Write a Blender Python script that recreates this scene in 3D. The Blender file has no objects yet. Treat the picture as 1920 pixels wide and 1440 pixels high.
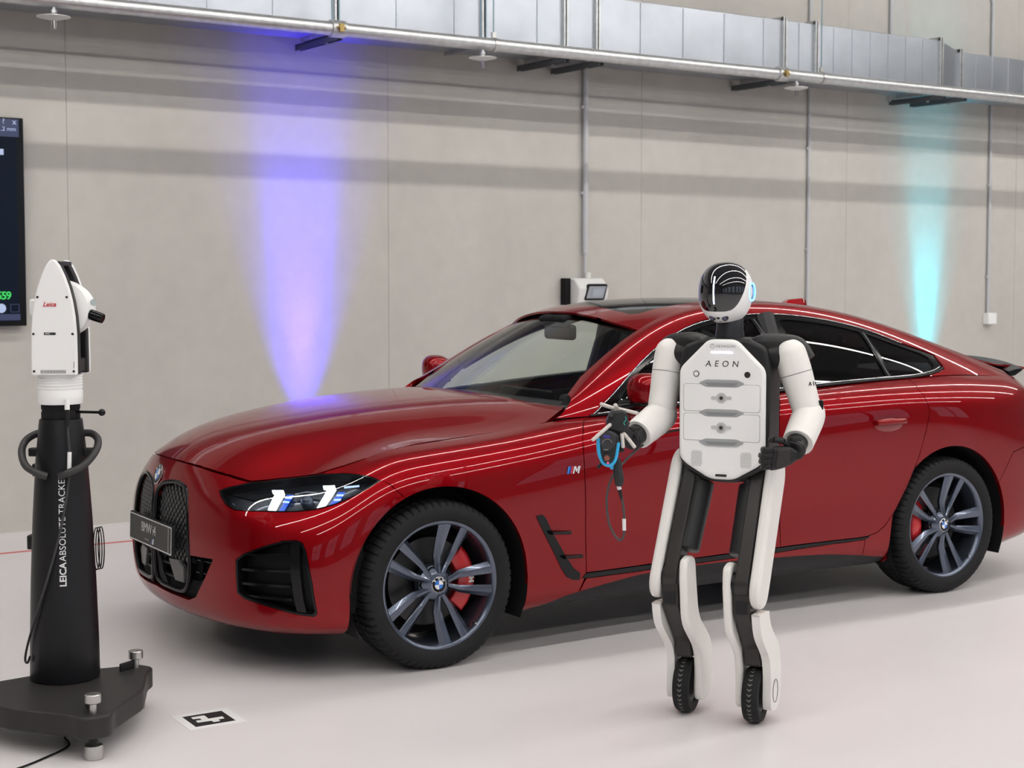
import bpy, bmesh, math, random
import numpy as np
from mathutils import Vector, Matrix, Euler
from mathutils.geometry import delaunay_2d_cdt
random.seed(7)
SC = bpy.context.scene
COL = SC.collection
PI = math.pi

# ---------------------------------------------------------------- camera
cam = bpy.data.cameras.new('camera'); camo = bpy.data.objects.new('camera', cam); COL.objects.link(camo)
cam.sensor_fit = 'HORIZONTAL'; cam.sensor_width = 36.0; cam.lens = 54.41
cam.shift_y = -0.0128
cam.clip_end = 200
camo.location = (-3.224, -6.081, 1.549)
camo.rotation_euler = (math.radians(90-3.399), 0, math.radians(-34.227))
cam.dof.use_dof = True; cam.dof.focus_distance = 5.6; cam.dof.aperture_fstop = 5.6
SC.camera = camo

# ---------------------------------------------------------------- world, exposure
w = bpy.data.worlds.new('world'); SC.world = w; w.use_nodes = True
w.node_tree.nodes['Background'].inputs[0].default_value = (.80, .86, 1.0, 1)
w.node_tree.nodes['Background'].inputs[1].default_value = 1.4
SC.view_settings.view_transform = 'Standard'; SC.view_settings.look = 'None'
SC.view_settings.gamma = 1.0; SC.view_settings.use_curve_mapping = False
SC.view_settings.exposure = -0.22
SC.cycles.use_denoising = True
SC.cycles.caustics_reflective = False; SC.cycles.caustics_refractive = False
SC.cycles.max_bounces = 8; SC.cycles.diffuse_bounces = 3; SC.cycles.glossy_bounces = 4
SC.cycles.transparent_max_bounces = 16; SC.cycles.sample_clamp_indirect = 6.0
TUBE_POWER = 58.0          # radiance of the linear luminaires' diffusers

# ---------------------------------------------------------------- materials
MATS = {}
def mat(name, color, rough=.5, metal=0., coat=0., spec=.5, noise=0., nscale=20., bump=0., bscale=60., emit=None, estr=0., coat_rough=.03):
    if name in MATS: return MATS[name]
    m = bpy.data.materials.new(name); m.use_nodes = True; nt = m.node_tree; b = nt.nodes['Principled BSDF']
    c = (*color, 1)
    b.inputs['Base Color'].default_value = c
    b.inputs['Roughness'].default_value = rough; b.inputs['Metallic'].default_value = metal
    b.inputs['Coat Weight'].default_value = coat; b.inputs['Coat Roughness'].default_value = coat_rough
    b.inputs['Specular IOR Level'].default_value = spec
    if emit is not None:
        b.inputs['Emission Color'].default_value = (*emit, 1); b.inputs['Emission Strength'].default_value = estr
    if noise or bump:
        tc = nt.nodes.new('ShaderNodeTexCoord')
        if noise:
            n = nt.nodes.new('ShaderNodeTexNoise'); n.inputs['Scale'].default_value = nscale; n.inputs['Detail'].default_value = 6
            nt.links.new(tc.outputs['Object'], n.inputs['Vector'])
            r = nt.nodes.new('ShaderNodeValToRGB')
            r.color_ramp.elements[0].position = .3; r.color_ramp.elements[1].position = .7
            r.color_ramp.elements[0].color = tuple(max(0, k*(1-noise)) for k in color)+(1,)
            r.color_ramp.elements[1].color = tuple(min(1, k*(1+noise)) for k in color)+(1,)
            nt.links.new(n.outputs['Fac'], r.inputs[0]); nt.links.new(r.outputs[0], b.inputs['Base Color'])
        if bump:
            n2 = nt.nodes.new('ShaderNodeTexNoise'); n2.inputs['Scale'].default_value = bscale; n2.inputs['Detail'].default_value = 4
            nt.links.new(tc.outputs['Object'], n2.inputs['Vector'])
            bp = nt.nodes.new('ShaderNodeBump'); bp.inputs['Strength'].default_value = bump; bp.inputs['Distance'].default_value = .01
            nt.links.new(n2.outputs['Fac'], bp.inputs['Height']); nt.links.new(bp.outputs[0], b.inputs['Normal'])
    MATS[name] = m; return m
def glass(name, tint, ior=1.5, rough=0.0):
    """thin tinted pane: clear transmission with a Fresnel reflection"""
    if name in MATS: return MATS[name]
    m = bpy.data.materials.new(name); m.use_nodes = True; nt = m.node_tree
    for n in list(nt.nodes): nt.nodes.remove(n)
    out = nt.nodes.new('ShaderNodeOutputMaterial'); mx = nt.nodes.new('ShaderNodeMixShader'); fr = nt.nodes.new('ShaderNodeFresnel')
    tr = nt.nodes.new('ShaderNodeBsdfTransparent'); gl = nt.nodes.new('ShaderNodeBsdfGlossy')
    ge = nt.nodes.new('ShaderNodeNewGeometry'); mi = nt.nodes.new('ShaderNodeMix'); mi.data_type = 'FLOAT'      # same reflection from both sides of the pane
    mi.inputs[2].default_value = ior; mi.inputs[3].default_value = 1/ior
    nt.links.new(ge.outputs['Backfacing'], mi.inputs[0]); nt.links.new(mi.outputs[0], fr.inputs['IOR'])
    tr.inputs[0].default_value = (*tint, 1); gl.inputs['Roughness'].default_value = rough
    nt.links.new(fr.outputs[0], mx.inputs[0]); nt.links.new(tr.outputs[0], mx.inputs[1]); nt.links.new(gl.outputs[0], mx.inputs[2])
    nt.links.new(mx.outputs[0], out.inputs[0]); MATS[name] = m; return m
def emis(name, color, strength): return mat(name, (.02, .02, .02), .4, emit=color, estr=strength)

PAINT = mat('red_metallic_paint', (.245, .0018, .0052), .34, metal=.60, coat=.9, coat_rough=.006, spec=.0)
PAINT.node_tree.nodes['Principled BSDF'].inputs['Coat IOR'].default_value = 1.42
GLOSSBLK = mat('gloss_black', (.005, .005, .006), .16, spec=.3)
SATBLK = mat('satin_black', (.010, .010, .011), .42, spec=.35)
MATBLK = mat('matt_black', (.007, .007, .008), .75, spec=.25)
RUBBER = mat('tyre_rubber', (.011, .011, .012), .70, spec=.3, noise=.15, nscale=30)
CHROME = mat('chrome', (.75, .75, .77), .10, metal=1)
STEEL = mat('brushed_steel', (.55, .54, .53), .32, metal=1)
RIM = mat('blue_grey_alloy', (.115, .135, .185), .26, metal=.85, coat=.6)
WHITE = mat('white_plastic', (.91, .91, .91), .38)
OFFWHITE = mat('warm_white_shell', (.86, .84, .81), .42)
ROBDARK = mat('robot_dark_grey', (.026, .023, .022), .42, spec=.4)
ROBBLK = mat('robot_black', (.011, .011, .012), .45, spec=.4)
INTERIOR = mat('cabin_black', (.020, .020, .023), .6)
INTLEATH = mat('cabin_leather', (.03, .03, .034), .45)
REDCAL = mat('caliper_red', (.55, .012, .018), .3, coat=.5)
DISC = mat('brake_disc', (.07, .07, .072), .40, metal=.9)
BLUE = mat('emblem_blue', (.02, .17, .62), .25, coat=1)
EWHITE = mat('emblem_white', (.85, .86, .88), .25, coat=1)
TXTW = mat('print_white', (.82, .82, .82), .5)
TXTB = mat('print_black', (.015, .015, .017), .5)
TXTG = mat('print_grey', (.20, .20, .21), .5)
SCREENGL = glass('windscreen_glass', (.86, .91, .88))
SIDEGL = glass('side_glass', (.84, .90, .87))
DARKGL = glass('privacy_glass', (.035, .037, .042), ior=1.55)
LAMPGL = glass('lamp_cover_glass', (.80, .85, .92), ior=1.45)

# ---------------------------------------------------------------- mesh helpers
class MB:
    """collects shapes into one mesh"""
    def __init__(s): s.v = []; s.f = []; s.n = None
    def add(s, v, f):
        o = len(s.v); s.v += [tuple(map(float, p)) for p in v]; s.f += [tuple(i+o for i in q) for q in f]; return s
    def box(s, c, d, rot=None):
        x, y, z = [k/2 for k in d]; M = (rot.to_matrix() if hasattr(rot, 'to_matrix') else rot) if rot is not None else Matrix.Identity(3)
        v = [Vector(c)+M @ Vector((a*x, b*y, e*z)) for a in (-1, 1) for b in (-1, 1) for e in (-1, 1)]
        return s.add(v, [(0, 1, 3, 2), (4, 6, 7, 5), (0, 4, 5, 1), (2, 3, 7, 6), (0, 2, 6, 4), (1, 5, 7, 3)])
    def cyl(s, p0, p1, r0, r1=None, n=24, cap=True):
        r1 = r0 if r1 is None else r1; p0 = Vector(p0); p1 = Vector(p1); a = (p1-p0).normalized()
        q = a.orthogonal().normalized(); t = a.cross(q); v = []
        for p, r in ((p0, r0), (p1, r1)):
            for i in range(n):
                g = 2*PI*i/n; v.append(p+(q*math.cos(g)+t*math.sin(g))*r)
        f = [(i, (i+1) % n, n+(i+1) % n, n+i) for i in range(n)]
        if cap: f += [tuple(range(n-1, -1, -1)), tuple(range(n, 2*n))]
        return s.add(v, f)
    def tube(s, pts, r, n=12, cap=True, closed=False):
        pts = [Vector(p) for p in pts]; m = len(pts); rr = r if hasattr(r, '__len__') else [r]*m
        tg = []
        for i in range(m):
            a = pts[(i-1) % m] if (closed or i > 0) else pts[i]; b = pts[(i+1) % m] if (closed or i < m-1) else pts[i]
            tg.append((b-a).normalized())
        q = tg[0].orthogonal().normalized(); v = []
        for i in range(m):
            q = (q-tg[i]*q.dot(tg[i])).normalized(); t = tg[i].cross(q)
            for k in range(n):
                g = 2*PI*k/n; v.append(pts[i]+(q*math.cos(g)+t*math.sin(g))*rr[i])
        f = []
        for i in range(m if closed else m-1):
            j = (i+1) % m
            for k in range(n): f.append((i*n+k, i*n+(k+1) % n, j*n+(k+1) % n, j*n+k))
        if cap and not closed: f += [tuple(range(n-1, -1, -1)), tuple(range((m-1)*n, m*n))]
        return s.add(v, f)
    def rings(s, rings, cap=True):
        n = len(rings[0]); v = [p for r in rings for p in r]; f = []
        for i in range(len(rings)-1):
            for k in range(n): f.append((i*n+k, i*n+(k+1) % n, (i+1)*n+(k+1) % n, (i+1)*n+k))
        if cap: f += [tuple(range(n-1, -1, -1)), tuple(range((len(rings)-1)*n, len(rings)*n))]
        return s.add(v, f)
    def lathe(s, prof, n=48, M=None, closed=False):
        """prof (r, h) revolved about local z"""
        M = M or Matrix.Identity(4); m = len(prof)
        v = [M @ Vector((r*math.cos(2*PI*k/n), r*math.sin(2*PI*k/n), h)) for (r, h) in prof for k in range(n)]
        f = []
        for i in range(m if closed else m-1):
            j = (i+1) % m
            for k in range(n): f.append((i*n+k, i*n+(k+1) % n, j*n+(k+1) % n, j*n+k))
        return s.add(v, f)
    def prism(s, poly, d0, d1, M=None):
        """2-D outline (a, b) extruded along the third axis from d0 to d1; M maps (a, b, d) to space"""
        M = M or Matrix.Identity(4); n = len(poly)
        v = [M @ Vector((a, b, d0)) for a, b in poly]+[M @ Vector((a, b, d1)) for a, b in poly]
        f = [(i, (i+1) % n, n+(i+1) % n, n+i) for i in range(n)]+[tuple(range(n-1, -1, -1)), tuple(range(n, 2*n))]
        return s.add(v, f)
    def sphere(s, c, r, n=20, m=12):
        r = r if hasattr(r, '__len__') else (r, r, r); v = []; f = []
        for i in range(m+1):
            t = PI*i/m
            for k in range(n):
                g = 2*PI*k/n; v.append((c[0]+r[0]*math.sin(t)*math.cos(g), c[1]+r[1]*math.sin(t)*math.sin(g), c[2]+r[2]*math.cos(t)))
        for i in range(m):
            for k in range(n): f.append((i*n+k, (i+1)*n+k, (i+1)*n+(k+1) % n, i*n+(k+1) % n))
        return s.add(v, f)
    def xf(s, M):
        s.v = [tuple(M @ Vector(p)) for p in s.v]; return s
    def build(s, name, material, parent=None, smooth=True, angle=35, bevel=0, seg=2, loc=None, rot=None, label=None, fix=True, sub=0):
        me = bpy.data.meshes.new(name); me.from_pydata(s.v, [], s.f)
        if fix:
            bm = bmesh.new(); bm.from_mesh(me); bmesh.ops.remove_doubles(bm, verts=bm.verts, dist=1e-6)
            bmesh.ops.recalc_face_normals(bm, faces=bm.faces); bm.to_mesh(me); bm.free()
        me.materials.append(material); me.update()
        if smooth:
            me.shade_smooth()
            if angle < 180: me.set_sharp_from_angle(angle=math.radians(angle))
        o = bpy.data.objects.new(name, me); COL.objects.link(o)
        if parent is not None: o.parent = parent
        if loc is not None: o.location = loc
        if rot is not None: o.rotation_euler = rot
        if bevel:
            md = o.modifiers.new('bevel', 'BEVEL'); md.width = bevel; md.segments = seg; md.limit_method = 'ANGLE'; md.angle_limit = math.radians(40)
        if sub:
            md = o.modifiers.new('sub', 'SUBSURF'); md.levels = sub; md.render_levels = sub
        if label: o['label'] = label
        return o
def empty(name, loc=(0, 0, 0), rot=(0, 0, 0), parent=None):
    o = bpy.data.objects.new(name, None); COL.objects.link(o); o.location = loc; o.rotation_euler = rot
    if parent is not None: o.parent = parent
    o.empty_display_size = .1
    return o
def tag(o, label, cat, group=None, kind=None):
    if label: o['label'] = label
    if cat: o['category'] = cat
    if group: o['group'] = group
    if kind: o['kind'] = kind
    return o
def struct(o, label=None, cat=None):
    o['kind'] = 'structure'
    if label: o['label'] = label
    if cat: o['category'] = cat
    return o
def text(name, s, size, M, material, parent=None, ext=.0004, align='CENTER', shear=0., space=1.0, bold=0.):
    """lettering as a mesh; M maps the text plane (x right, y up, z out) to space"""
    c = bpy.data.curves.new(name, 'FONT'); c.body = s; c.size = size; c.extrude = ext; c.align_x = align; c.align_y = 'CENTER'; c.shear = shear; c.space_character = space
    c.offset = bold; c.resolution_u = 3
    t = bpy.data.objects.new(name, c); COL.objects.link(t)
    dg = bpy.context.evaluated_depsgraph_get(); me = bpy.data.meshes.new_from_object(t.evaluated_get(dg)); bpy.data.objects.remove(t)
    me.transform(M); me.materials.clear(); me.materials.append(material)
    o = bpy.data.objects.new(name, me); COL.objects.link(o)
    if parent is not None: o.parent = parent
    return o
def frame(origin, xdir, ydir):
    x = Vector(xdir).normalized(); y = Vector(ydir); y = (y-x*y.dot(x)).normalized(); z = x.cross(y)
    return Matrix(((x.x, y.x, z.x, origin[0]), (x.y, y.y, z.y, origin[1]), (x.z, y.z, z.z, origin[2]), (0, 0, 0, 1)))
def crom(pts, n=8, closed=False):
    """Catmull-Rom through points"""
    P = [np.array(p, float) for p in pts]; m = len(P); out = []
    for i in range(m if closed else m-1):
        p0 = P[(i-1) % m] if (closed or i > 0) else 2*P[0]-P[1]
        p1 = P[i]; p2 = P[(i+1) % m]
        p3 = P[(i+2) % m] if (closed or i < m-2) else 2*P[-1]-P[-2]
        for k in range(n):
            t = k/n; out.append(.5*((2*p1)+(-p0+p2)*t+(2*p0-5*p1+4*p2-p3)*t*t+(-p0+3*p1-3*p2+p3)*t**3))
    if not closed: out.append(P[-1])
    return out
def roundrect(w, h, r, n=6):
    out = []
    for cx, cy, a in ((w/2-r, h/2-r, 0), (-w/2+r, h/2-r, 90), (-w/2+r, -h/2+r, 180), (w/2-r, -h/2+r, 270)):
        for k in range(n+1):
            g = math.radians(a+90*k/n); out.append((cx+r*math.cos(g), cy+r*math.sin(g)))
    return out
def roundpoly(poly, r, n=5):
    """round the corners of a 2-D polygon"""
    out = []; m = len(poly)
    rr = r if hasattr(r, '__len__') else [r]*m
    for i in range(m):
        p = np.array(poly[i], float); a = np.array(poly[i-1], float)-p; b = np.array(poly[(i+1) % m], float)-p
        la, lb = np.linalg.norm(a), np.linalg.norm(b); a /= la; b /= lb; d = min(rr[i], la*.45, lb*.45)
        if d <= 1e-9: out.append(tuple(p)); continue
        p0 = p+a*d; p1 = p+b*d
        for k in range(n+1):
            t = k/n; out.append(tuple((1-t)**2*p0+2*t*(1-t)*p+t*t*p1))
    return out
def limb(stations, n=28, sub=6, ex=2.0):
    """loft of super-ellipse rings; station = (centre, rx, ry, xaxis, yaxis[, exponent])"""
    C = crom([s[0] for s in stations], sub); RX = crom([[s[1], s[2], s[5] if len(s) > 5 else ex] for s in stations], sub)
    AX = crom([s[3] for s in stations], sub); AY = crom([s[4] for s in stations], sub); rings = []
    for c, r, ax, ay in zip(C, RX, AX, AY):
        ax = Vector(ax).normalized(); ay = Vector(ay); ay = (ay-ax*ay.dot(ax)).normalized(); e = 2/r[2]; ring = []
        for k in range(n):
            g = 2*PI*k/n; cc, ss = math.cos(g), math.sin(g)
            ring.append(Vector(c)+ax*(abs(cc)**e*math.copysign(1, cc)*max(r[0], .0005))+ay*(abs(ss)**e*math.copysign(1, ss)*max(r[1], .0005)))
        rings.append(ring)
    return MB().rings(rings)
# ================================================================= the hall
WALL = 3.41; CEIL = 6.3
def concrete(name, base, sc=1.0):
    m = bpy.data.materials.new(name); m.use_nodes = True; nt = m.node_tree; b = nt.nodes['Principled BSDF']
    tc = nt.nodes.new('ShaderNodeTexCoord'); big = nt.nodes.new('ShaderNodeTexNoise'); sm = nt.nodes.new('ShaderNodeTexNoise'); mp = nt.nodes.new('ShaderNodeMapping')
    mp.inputs['Scale'].default_value = (1, 1, .45); nt.links.new(tc.outputs['Object'], mp.inputs[0])
    big.inputs['Scale'].default_value = 1.1*sc; big.inputs['Detail'].default_value = 5; sm.inputs['Scale'].default_value = 9*sc; sm.inputs['Detail'].default_value = 8
    nt.links.new(mp.outputs[0], big.inputs['Vector']); nt.links.new(tc.outputs['Object'], sm.inputs['Vector'])
    mx = nt.nodes.new('ShaderNodeMix'); mx.data_type = 'FLOAT'; mx.inputs[0].default_value = .32
    nt.links.new(big.outputs['Fac'], mx.inputs[2]); nt.links.new(sm.outputs['Fac'], mx.inputs[3])
    r = nt.nodes.new('ShaderNodeValToRGB'); e = r.color_ramp.elements
    e[0].position = .32; e[1].position = .70
    e[0].color = tuple(k*.90 for k in base)+(1,); e[1].color = tuple(min(1, k*1.07) for k in base)+(1,)
    nt.links.new(mx.outputs[0], r.inputs[0]); nt.links.new(r.outputs[0], b.inputs['Base Color'])
    b.inputs['Roughness'].default_value = .8; b.inputs['Specular IOR Level'].default_value = .25
    bp = nt.nodes.new('ShaderNodeBump'); bp.inputs['Strength'].default_value = .12; bp.inputs['Distance'].default_value = .01
    nt.links.new(sm.outputs['Fac'], bp.inputs['Height']); nt.links.new(bp.outputs[0], b.inputs['Normal'])
    return m
CONC = concrete('concrete_wall', (.53, .512, .482))
CONCD = concrete('concrete_far', (.22, .22, .22))
JOINT = mat('joint_grey', (.48, .46, .44), .9)
EPOXY = mat('epoxy_floor', (.765, .73, .745), .33, noise=.025, nscale=1.2, bump=.015, bscale=3, spec=.35)
CEILM = mat('ceiling_grey', (.16, .16, .17), .8)
GALV = mat('galvanised_sheet', (.43, .46, .51), .33, metal=.9, noise=.10, nscale=3.0)
GALVP = mat('galvanised_pipe', (.55, .56, .57), .34, metal=.8, noise=.12, nscale=25)
BRKT = mat('bracket_grey', (.12, .13, .14), .5, metal=.6)
CONDUIT = mat('conduit_grey', (.52, .53, .56), .45)
LAMPW = mat('lamp_housing', (.75, .75, .75), .5)

X0, X1, Y0 = -13.0, 19.0, -14.0
fl = struct(MB().add([(X0, Y0, 0), (X1, Y0, 0), (X1, WALL, 0), (X0, WALL, 0)], [(0, 1, 2, 3)]).build('floor', EPOXY, smooth=False), 'pale pinkish white epoxy floor of the hall', 'floor')
wb = struct(MB().box(((X0+X1)/2, WALL+.134, CEIL/2), (X1-X0, .26, CEIL)).build('wall_back', JOINT, smooth=False), 'grey concrete panel wall behind the car', 'wall')
s = -9.176-2.272
seams = [s+2.272*k for k in range(14)]
for a, b in zip([X0]+seams[1:], seams[1:]+[X1]):
    if b-a < .2: continue
    MB().box(((a+b)/2, WALL+.02, CEIL/2), (b-a-.003, .04, CEIL)).build('panel', CONC, wb, smooth=False)
struct(MB().box(((X0+X1)/2, (Y0+WALL)/2, CEIL+.1), (X1-X0, WALL-Y0, .2)).build('ceiling', CEILM, smooth=False), 'grey ceiling of the hall', 'ceiling')
struct(MB().box((X0-.1, (Y0+WALL)/2, CEIL/2), (.2, WALL-Y0, CEIL)).build('wall_left', CONCD, smooth=False), 'concrete end wall on the left of the hall', 'wall')
struct(MB().box((X1+.1, (Y0+WALL)/2, CEIL/2), (.2, WALL-Y0, CEIL)).build('wall_right', CONCD, smooth=False), 'concrete end wall on the right of the hall', 'wall')
# the long wall behind the photographer: concrete piers with a band of tall windows
wf = MB(); wf.box(((X0+X1)/2, Y0-.1, .55), (X1-X0, .2, 1.1)); wf.box(((X0+X1)/2, Y0-.1, CEIL-.9), (X1-X0, .2, 1.8))
wx = [X0+1.0+k*4.0 for k in range(8)]
ed = [X0]+[q for x in wx for q in (x, x+2.6)]+[X1]
for a, b in zip(ed[::2], ed[1::2]): wf.box(((a+b)/2, Y0-.1, (1.1+CEIL-1.8)/2), (b-a, .2, CEIL-1.8-1.1))
struct(wf.build('wall_front', CONCD, smooth=False), 'concrete wall with tall windows opposite the car', 'wall')
for k, x in enumerate(wx):
    f = MB(); zc = (1.1+CEIL-1.8)/2; h = CEIL-2.9
    for q in (x+.03, x+1.3, x+2.57): f.box((q, Y0-.1, zc), (.06, .08, h))
    for q in (1.13, zc, CEIL-1.83): f.box((x+1.3, Y0-.1, q), (2.6, .08, .06))
    wo = struct(f.build('window_%d' % (k+1), SATBLK, smooth=False), 'tall dark framed window in the wall opposite the car', 'window')
    MB().box((x+1.3, Y0-.1, zc), (2.6, .008, h)).build('pane', glass('hall_pane', (.8, .84, .86)), wo, smooth=False)

# red line on the floor in front of the wall
struct(MB().box(((X0+X1)/2, 2.705, .001), (X1-X0, .03, .002)).build('trim_1', mat('red_floor_tape', (.62, .10, .09), .5), smooth=False), 'thin red line taped along the floor by the wall', 'floor line')

# linear luminaires under the ceiling, three rows along the hall plus an added fill row
DIFF = emis('luminaire_diffuser', (1.0, .965, .91), TUBE_POWER)
def luminaire(y, x, lab, first=[None]):
    L = 2.94
    if first[0] is None:
        r = empty('linear_luminaire', (0, 0, 0))
        MB().box((0, 0, .05), (L, .11, .07)).build('housing', LAMPW, r, bevel=.006)
        MB().box((0, 0, 0), (L-.02, .085, .035)).build('diffuser', DIFF, r, smooth=False)
        MB().cyl((-1.0, 0, .085), (-1.0, 0, .58), .004, n=8).build('hanger', STEEL, r); MB().cyl((1.0, 0, .085), (1.0, 0, .58), .004, n=8).build('hanger', STEEL, r)
        first[0] = r
    else:
        src = first[0]; r = src.copy(); COL.objects.link(r)
        for ch in list(src.children):
            c = ch.copy(); COL.objects.link(c); c.parent = r
    r.location = (x, y, 5.72)
    tag(r, lab, 'ceiling lamp', 'linear luminaires in rows under the ceiling')
ORD = ('leftmost', 'second from the left', 'third from the left', 'fourth from the left', 'fifth from the left', 'sixth from the left', 'seventh from the left', 'rightmost')
for y, row in ((.17, 'above the car roof'), (-3.26, 'between the car and the camera'), (-6.7, 'just behind the camera'), (-10.1, 'added far behind the camera as fill')):  # last row is added fill to brighten the robot's front
    for k in range(8): luminaire(y, -7.1+3.0*k, 'linear ceiling luminaire in the row %s, %s' % (row, ORD[k]))

# ----------------------------------------------------------------- air duct
dr = empty('air_duct', (5.4, 3.14, 3.15)); tag(dr, 'long galvanised sheet metal air duct along the concrete wall', 'air duct')
def dl(m): return m.xf(Matrix.Translation((-5.4, -3.14, -3.15)))
DY0, DY1, DZ0, DZ1 = 2.87, 3.345, 3.15, 3.575
jx = [-9.0, -6.2, -3.4, -.7, 1.497, 2.623, 3.312, 3.597, 5.437, 5.787, 7.267, 7.567, 10.4, 13.2, 16.0]
def duct_sec(a, b, z0a, z1a, z0b, z1b, ya, yb):
    v = [(a, ya, z0a), (a, DY1, z0a), (a, DY1, z1a), (a, ya, z1a), (b, yb, z0b), (b, DY1, z0b), (b, DY1, z1b), (b, yb, z1b)]
    return MB().add(v, [(0, 1, 2, 3), (7, 6, 5, 4), (0, 4, 5, 1), (1, 5, 6, 2), (2, 6, 7, 3), (3, 7, 4, 0)])
for i in range(len(jx)-1):
    a, b = jx[i], jx[i+1]
    zt0 = zt1 = DZ1; y0 = y1 = DY0
    if a >= 7.5: zt0 = zt1 = 3.505; y0 = y1 = DY0+.04
    elif a >= 7.2: zt1 = 3.505; y1 = DY0+.04
    dl(duct_sec(a+.006, b-.006, DZ0, zt0, DZ0, zt1, y0, y1)).build('duct_section', GALV, dr, smooth=False, bevel=.004)
    # flange at the joint
    f = MB()
    for q in (a-.012, a+.012):
        f.box((q, (y0-.018+DY1)/2, DZ0-.010), (.012, DY1-y0+.018, .03)); f.box((q, (y0-.018+DY1)/2, zt0+.010), (.012, DY1-y0+.018, .03)); f.box((q, y0-.010, (DZ0+zt0)/2), (.012, .03, zt0-DZ0+.04))
    dl(f).build('flange', GALVP, dr, smooth=False)
    # standing seams pressed into the sheet
    n = max(1, int(round((b-a)/.21)))
    for k in range(1, n):
        x = a+(b-a)*k/n
        if a < 5.0 and k % 2: continue
        dl(MB().box((x, y0-.002, (DZ0+zt0)/2), (.014, .008, zt0-DZ0-.02))).build('seam', GALV, dr, smooth=False, bevel=.003)
for k, x in enumerate((1.488, 3.289, 3.594, 5.398, 7.252, 7.52)):
    b = tag(empty('duct_bracket', (x, 3.1, 3.105)), ['dark steel duct bracket above the violet wall light', 'dark steel duct bracket, left one of the pair left of the wall conduit', 'dark steel duct bracket, right one of the pair beside the wall conduit', 'dark steel duct bracket left of the rightmost sprinkler', 'dark steel duct bracket, left one of the pair above the cyan wall light', 'dark steel duct bracket, right one of the pair above the cyan wall light'][k], 'bracket', 'brackets under the air duct')
    m = MB(); m.box((0, 0, .006), (.04, .60, .005)); m.box((-.018, 0, -.012), (.004, .60, .04)); m.box((.018, 0, -.012), (.004, .60, .04)); m.build('channel', BRKT, b, smooth=False)
    MB().cyl((0, -.12, -.045), (0, -.12, .012), .006, n=10).build('threaded_rod', STEEL, b); MB().cyl((0, -.12, -.045), (0, -.12, -.03), .014, n=6).build('nut', STEEL, b)

# ----------------------------------------------------------------- sprinkler main with heads
PY, PZ, PR = 2.64, 3.112, .043
pr = empty('sprinkler_pipe', (2, PY, PZ)); tag(pr, 'long galvanised sprinkler pipe running in front of the air duct', 'pipe')
def pl(m): return m.xf(Matrix.Translation((-2, -PY, -PZ)))
px_ = [-9, -5.2, -1.9, 1.384, 5.2, 9.4, 15]
for a, b in zip(px_[:-1], px_[1:]): pl(MB().cyl((a, PY, PZ), (b, PY, PZ), PR, n=28)).build('pipe_length', GALVP, pr)
for x in px_[1:-1]:
    pl(MB().cyl((x-.05, PY, PZ), (x+.05, PY, PZ), PR+.012, n=24)).build('coupling', GALVP, pr, bevel=.004)
    pl(MB().box((x, PY-PR-.012, PZ), (.03, .03, .05)).cyl((x-.03, PY-PR-.015, PZ), (x+.03, PY-PR-.015, PZ), .008, n=8)).build('clamp_bolt', mat('brass', (.35, .25, .10), .35, metal=1), pr)
for x in (1.35, 1.40, 2.46, 2.50, 2.56, 5.627):
    pl(MB().cyl((x, PY, PZ+PR), (x, PY, CEIL), .005, n=8)).build('hanger_rod', mat('blued_rod', (.22, .32, .38), .4, metal=.7), pr)
for x in (2.56, 5.627): pl(MB().cyl((x-.012, PY, PZ), (x+.012, PY, PZ), PR+.006, n=20).box((x, PY, PZ+PR+.02), (.03, .02, .04))).build('pipe_ring', STEEL, pr)
for x, lab in ((-.406, 'sprinkler head with round shield plate at the top left'), (2.472, 'sprinkler head with round shield plate between the two wall lights'), (5.358, 'sprinkler head with round shield plate on the right by the thin conduit')):
    h = empty('sprinkler_head', (x-2, 0, -PR), parent=pr); h['label'] = lab
    MB().cyl((0, 0, .01), (0, 0, -.05), .013, n=14).cyl((0, 0, -.012), (0, 0, -.03), .02, n=6).build('nipple', GALVP, h)
    MB().lathe([(.0, -.062), (.03, -.061), (.092, -.048), (.094, -.052), (.03, -.067), (0, -.068)], 32).build('shield_plate', mat('galv_plate', (.7, .7, .7), .4, metal=.6), h, angle=60)
    MB().cyl((0, 0, -.062), (0, 0, -.115), .007, n=10).cyl((0, 0, -.112), (0, 0, -.117), .017, n=14).box((-.012, 0, -.09), (.004, .006, .05)).box((.012, 0, -.09), (.004, .006, .05)).build('deflector', CHROME, h)

# ----------------------------------------------------------------- conduits, wall floodlight, junction box
c1 = empty('cable_conduit', (3.888, WALL-.03, 1.6)); tag(c1, 'broad grey cable conduit running down to the wall floodlight', 'conduit', 'conduits on the concrete wall')
MB().cyl((0, 0, .14), (0, 0, 2.9), .022, n=20).build('tube', CONDUIT, c1); MB().cyl((0, 0, -.02), (0, 0, .15), .013, n=16).build('lower_tube', CONDUIT, c1)
for z in (.6, 1.25, 1.9): MB().box((-.018, .012, z), (.03, .03, .022)).build('clip', CONDUIT, c1, bevel=.003)
for nm, x, z0, z1, lab in (('cable_conduit', 6.256, .6, CEIL, 'thin grey conduit on the wall behind the robot'), ('cable_conduit', 8.60, 1.22, CEIL, 'thin grey conduit ending at the white junction box'), ('cable_conduit', 7.236, 3.10, CEIL, 'short grey conduit above the cyan light, ending under the duct')):
    c = empty(nm, (x, WALL-.02, z0)); tag(c, lab, 'conduit', 'conduits on the concrete wall')
    MB().cyl((0, 0, 0), (0, 0, z1-z0), .015, n=16).build('tube', CONDUIT, c)
    for z in np.arange(.35, z1-z0, .85): MB().box((-.014, .008, float(z)), (.024, .024, .018)).build('clip', CONDUIT, c, bevel=.002)
jb = empty('junction_box', (8.612, WALL-.035, 1.18)); tag(jb, 'small white junction box low on the wall at the right', 'junction box')
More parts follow.
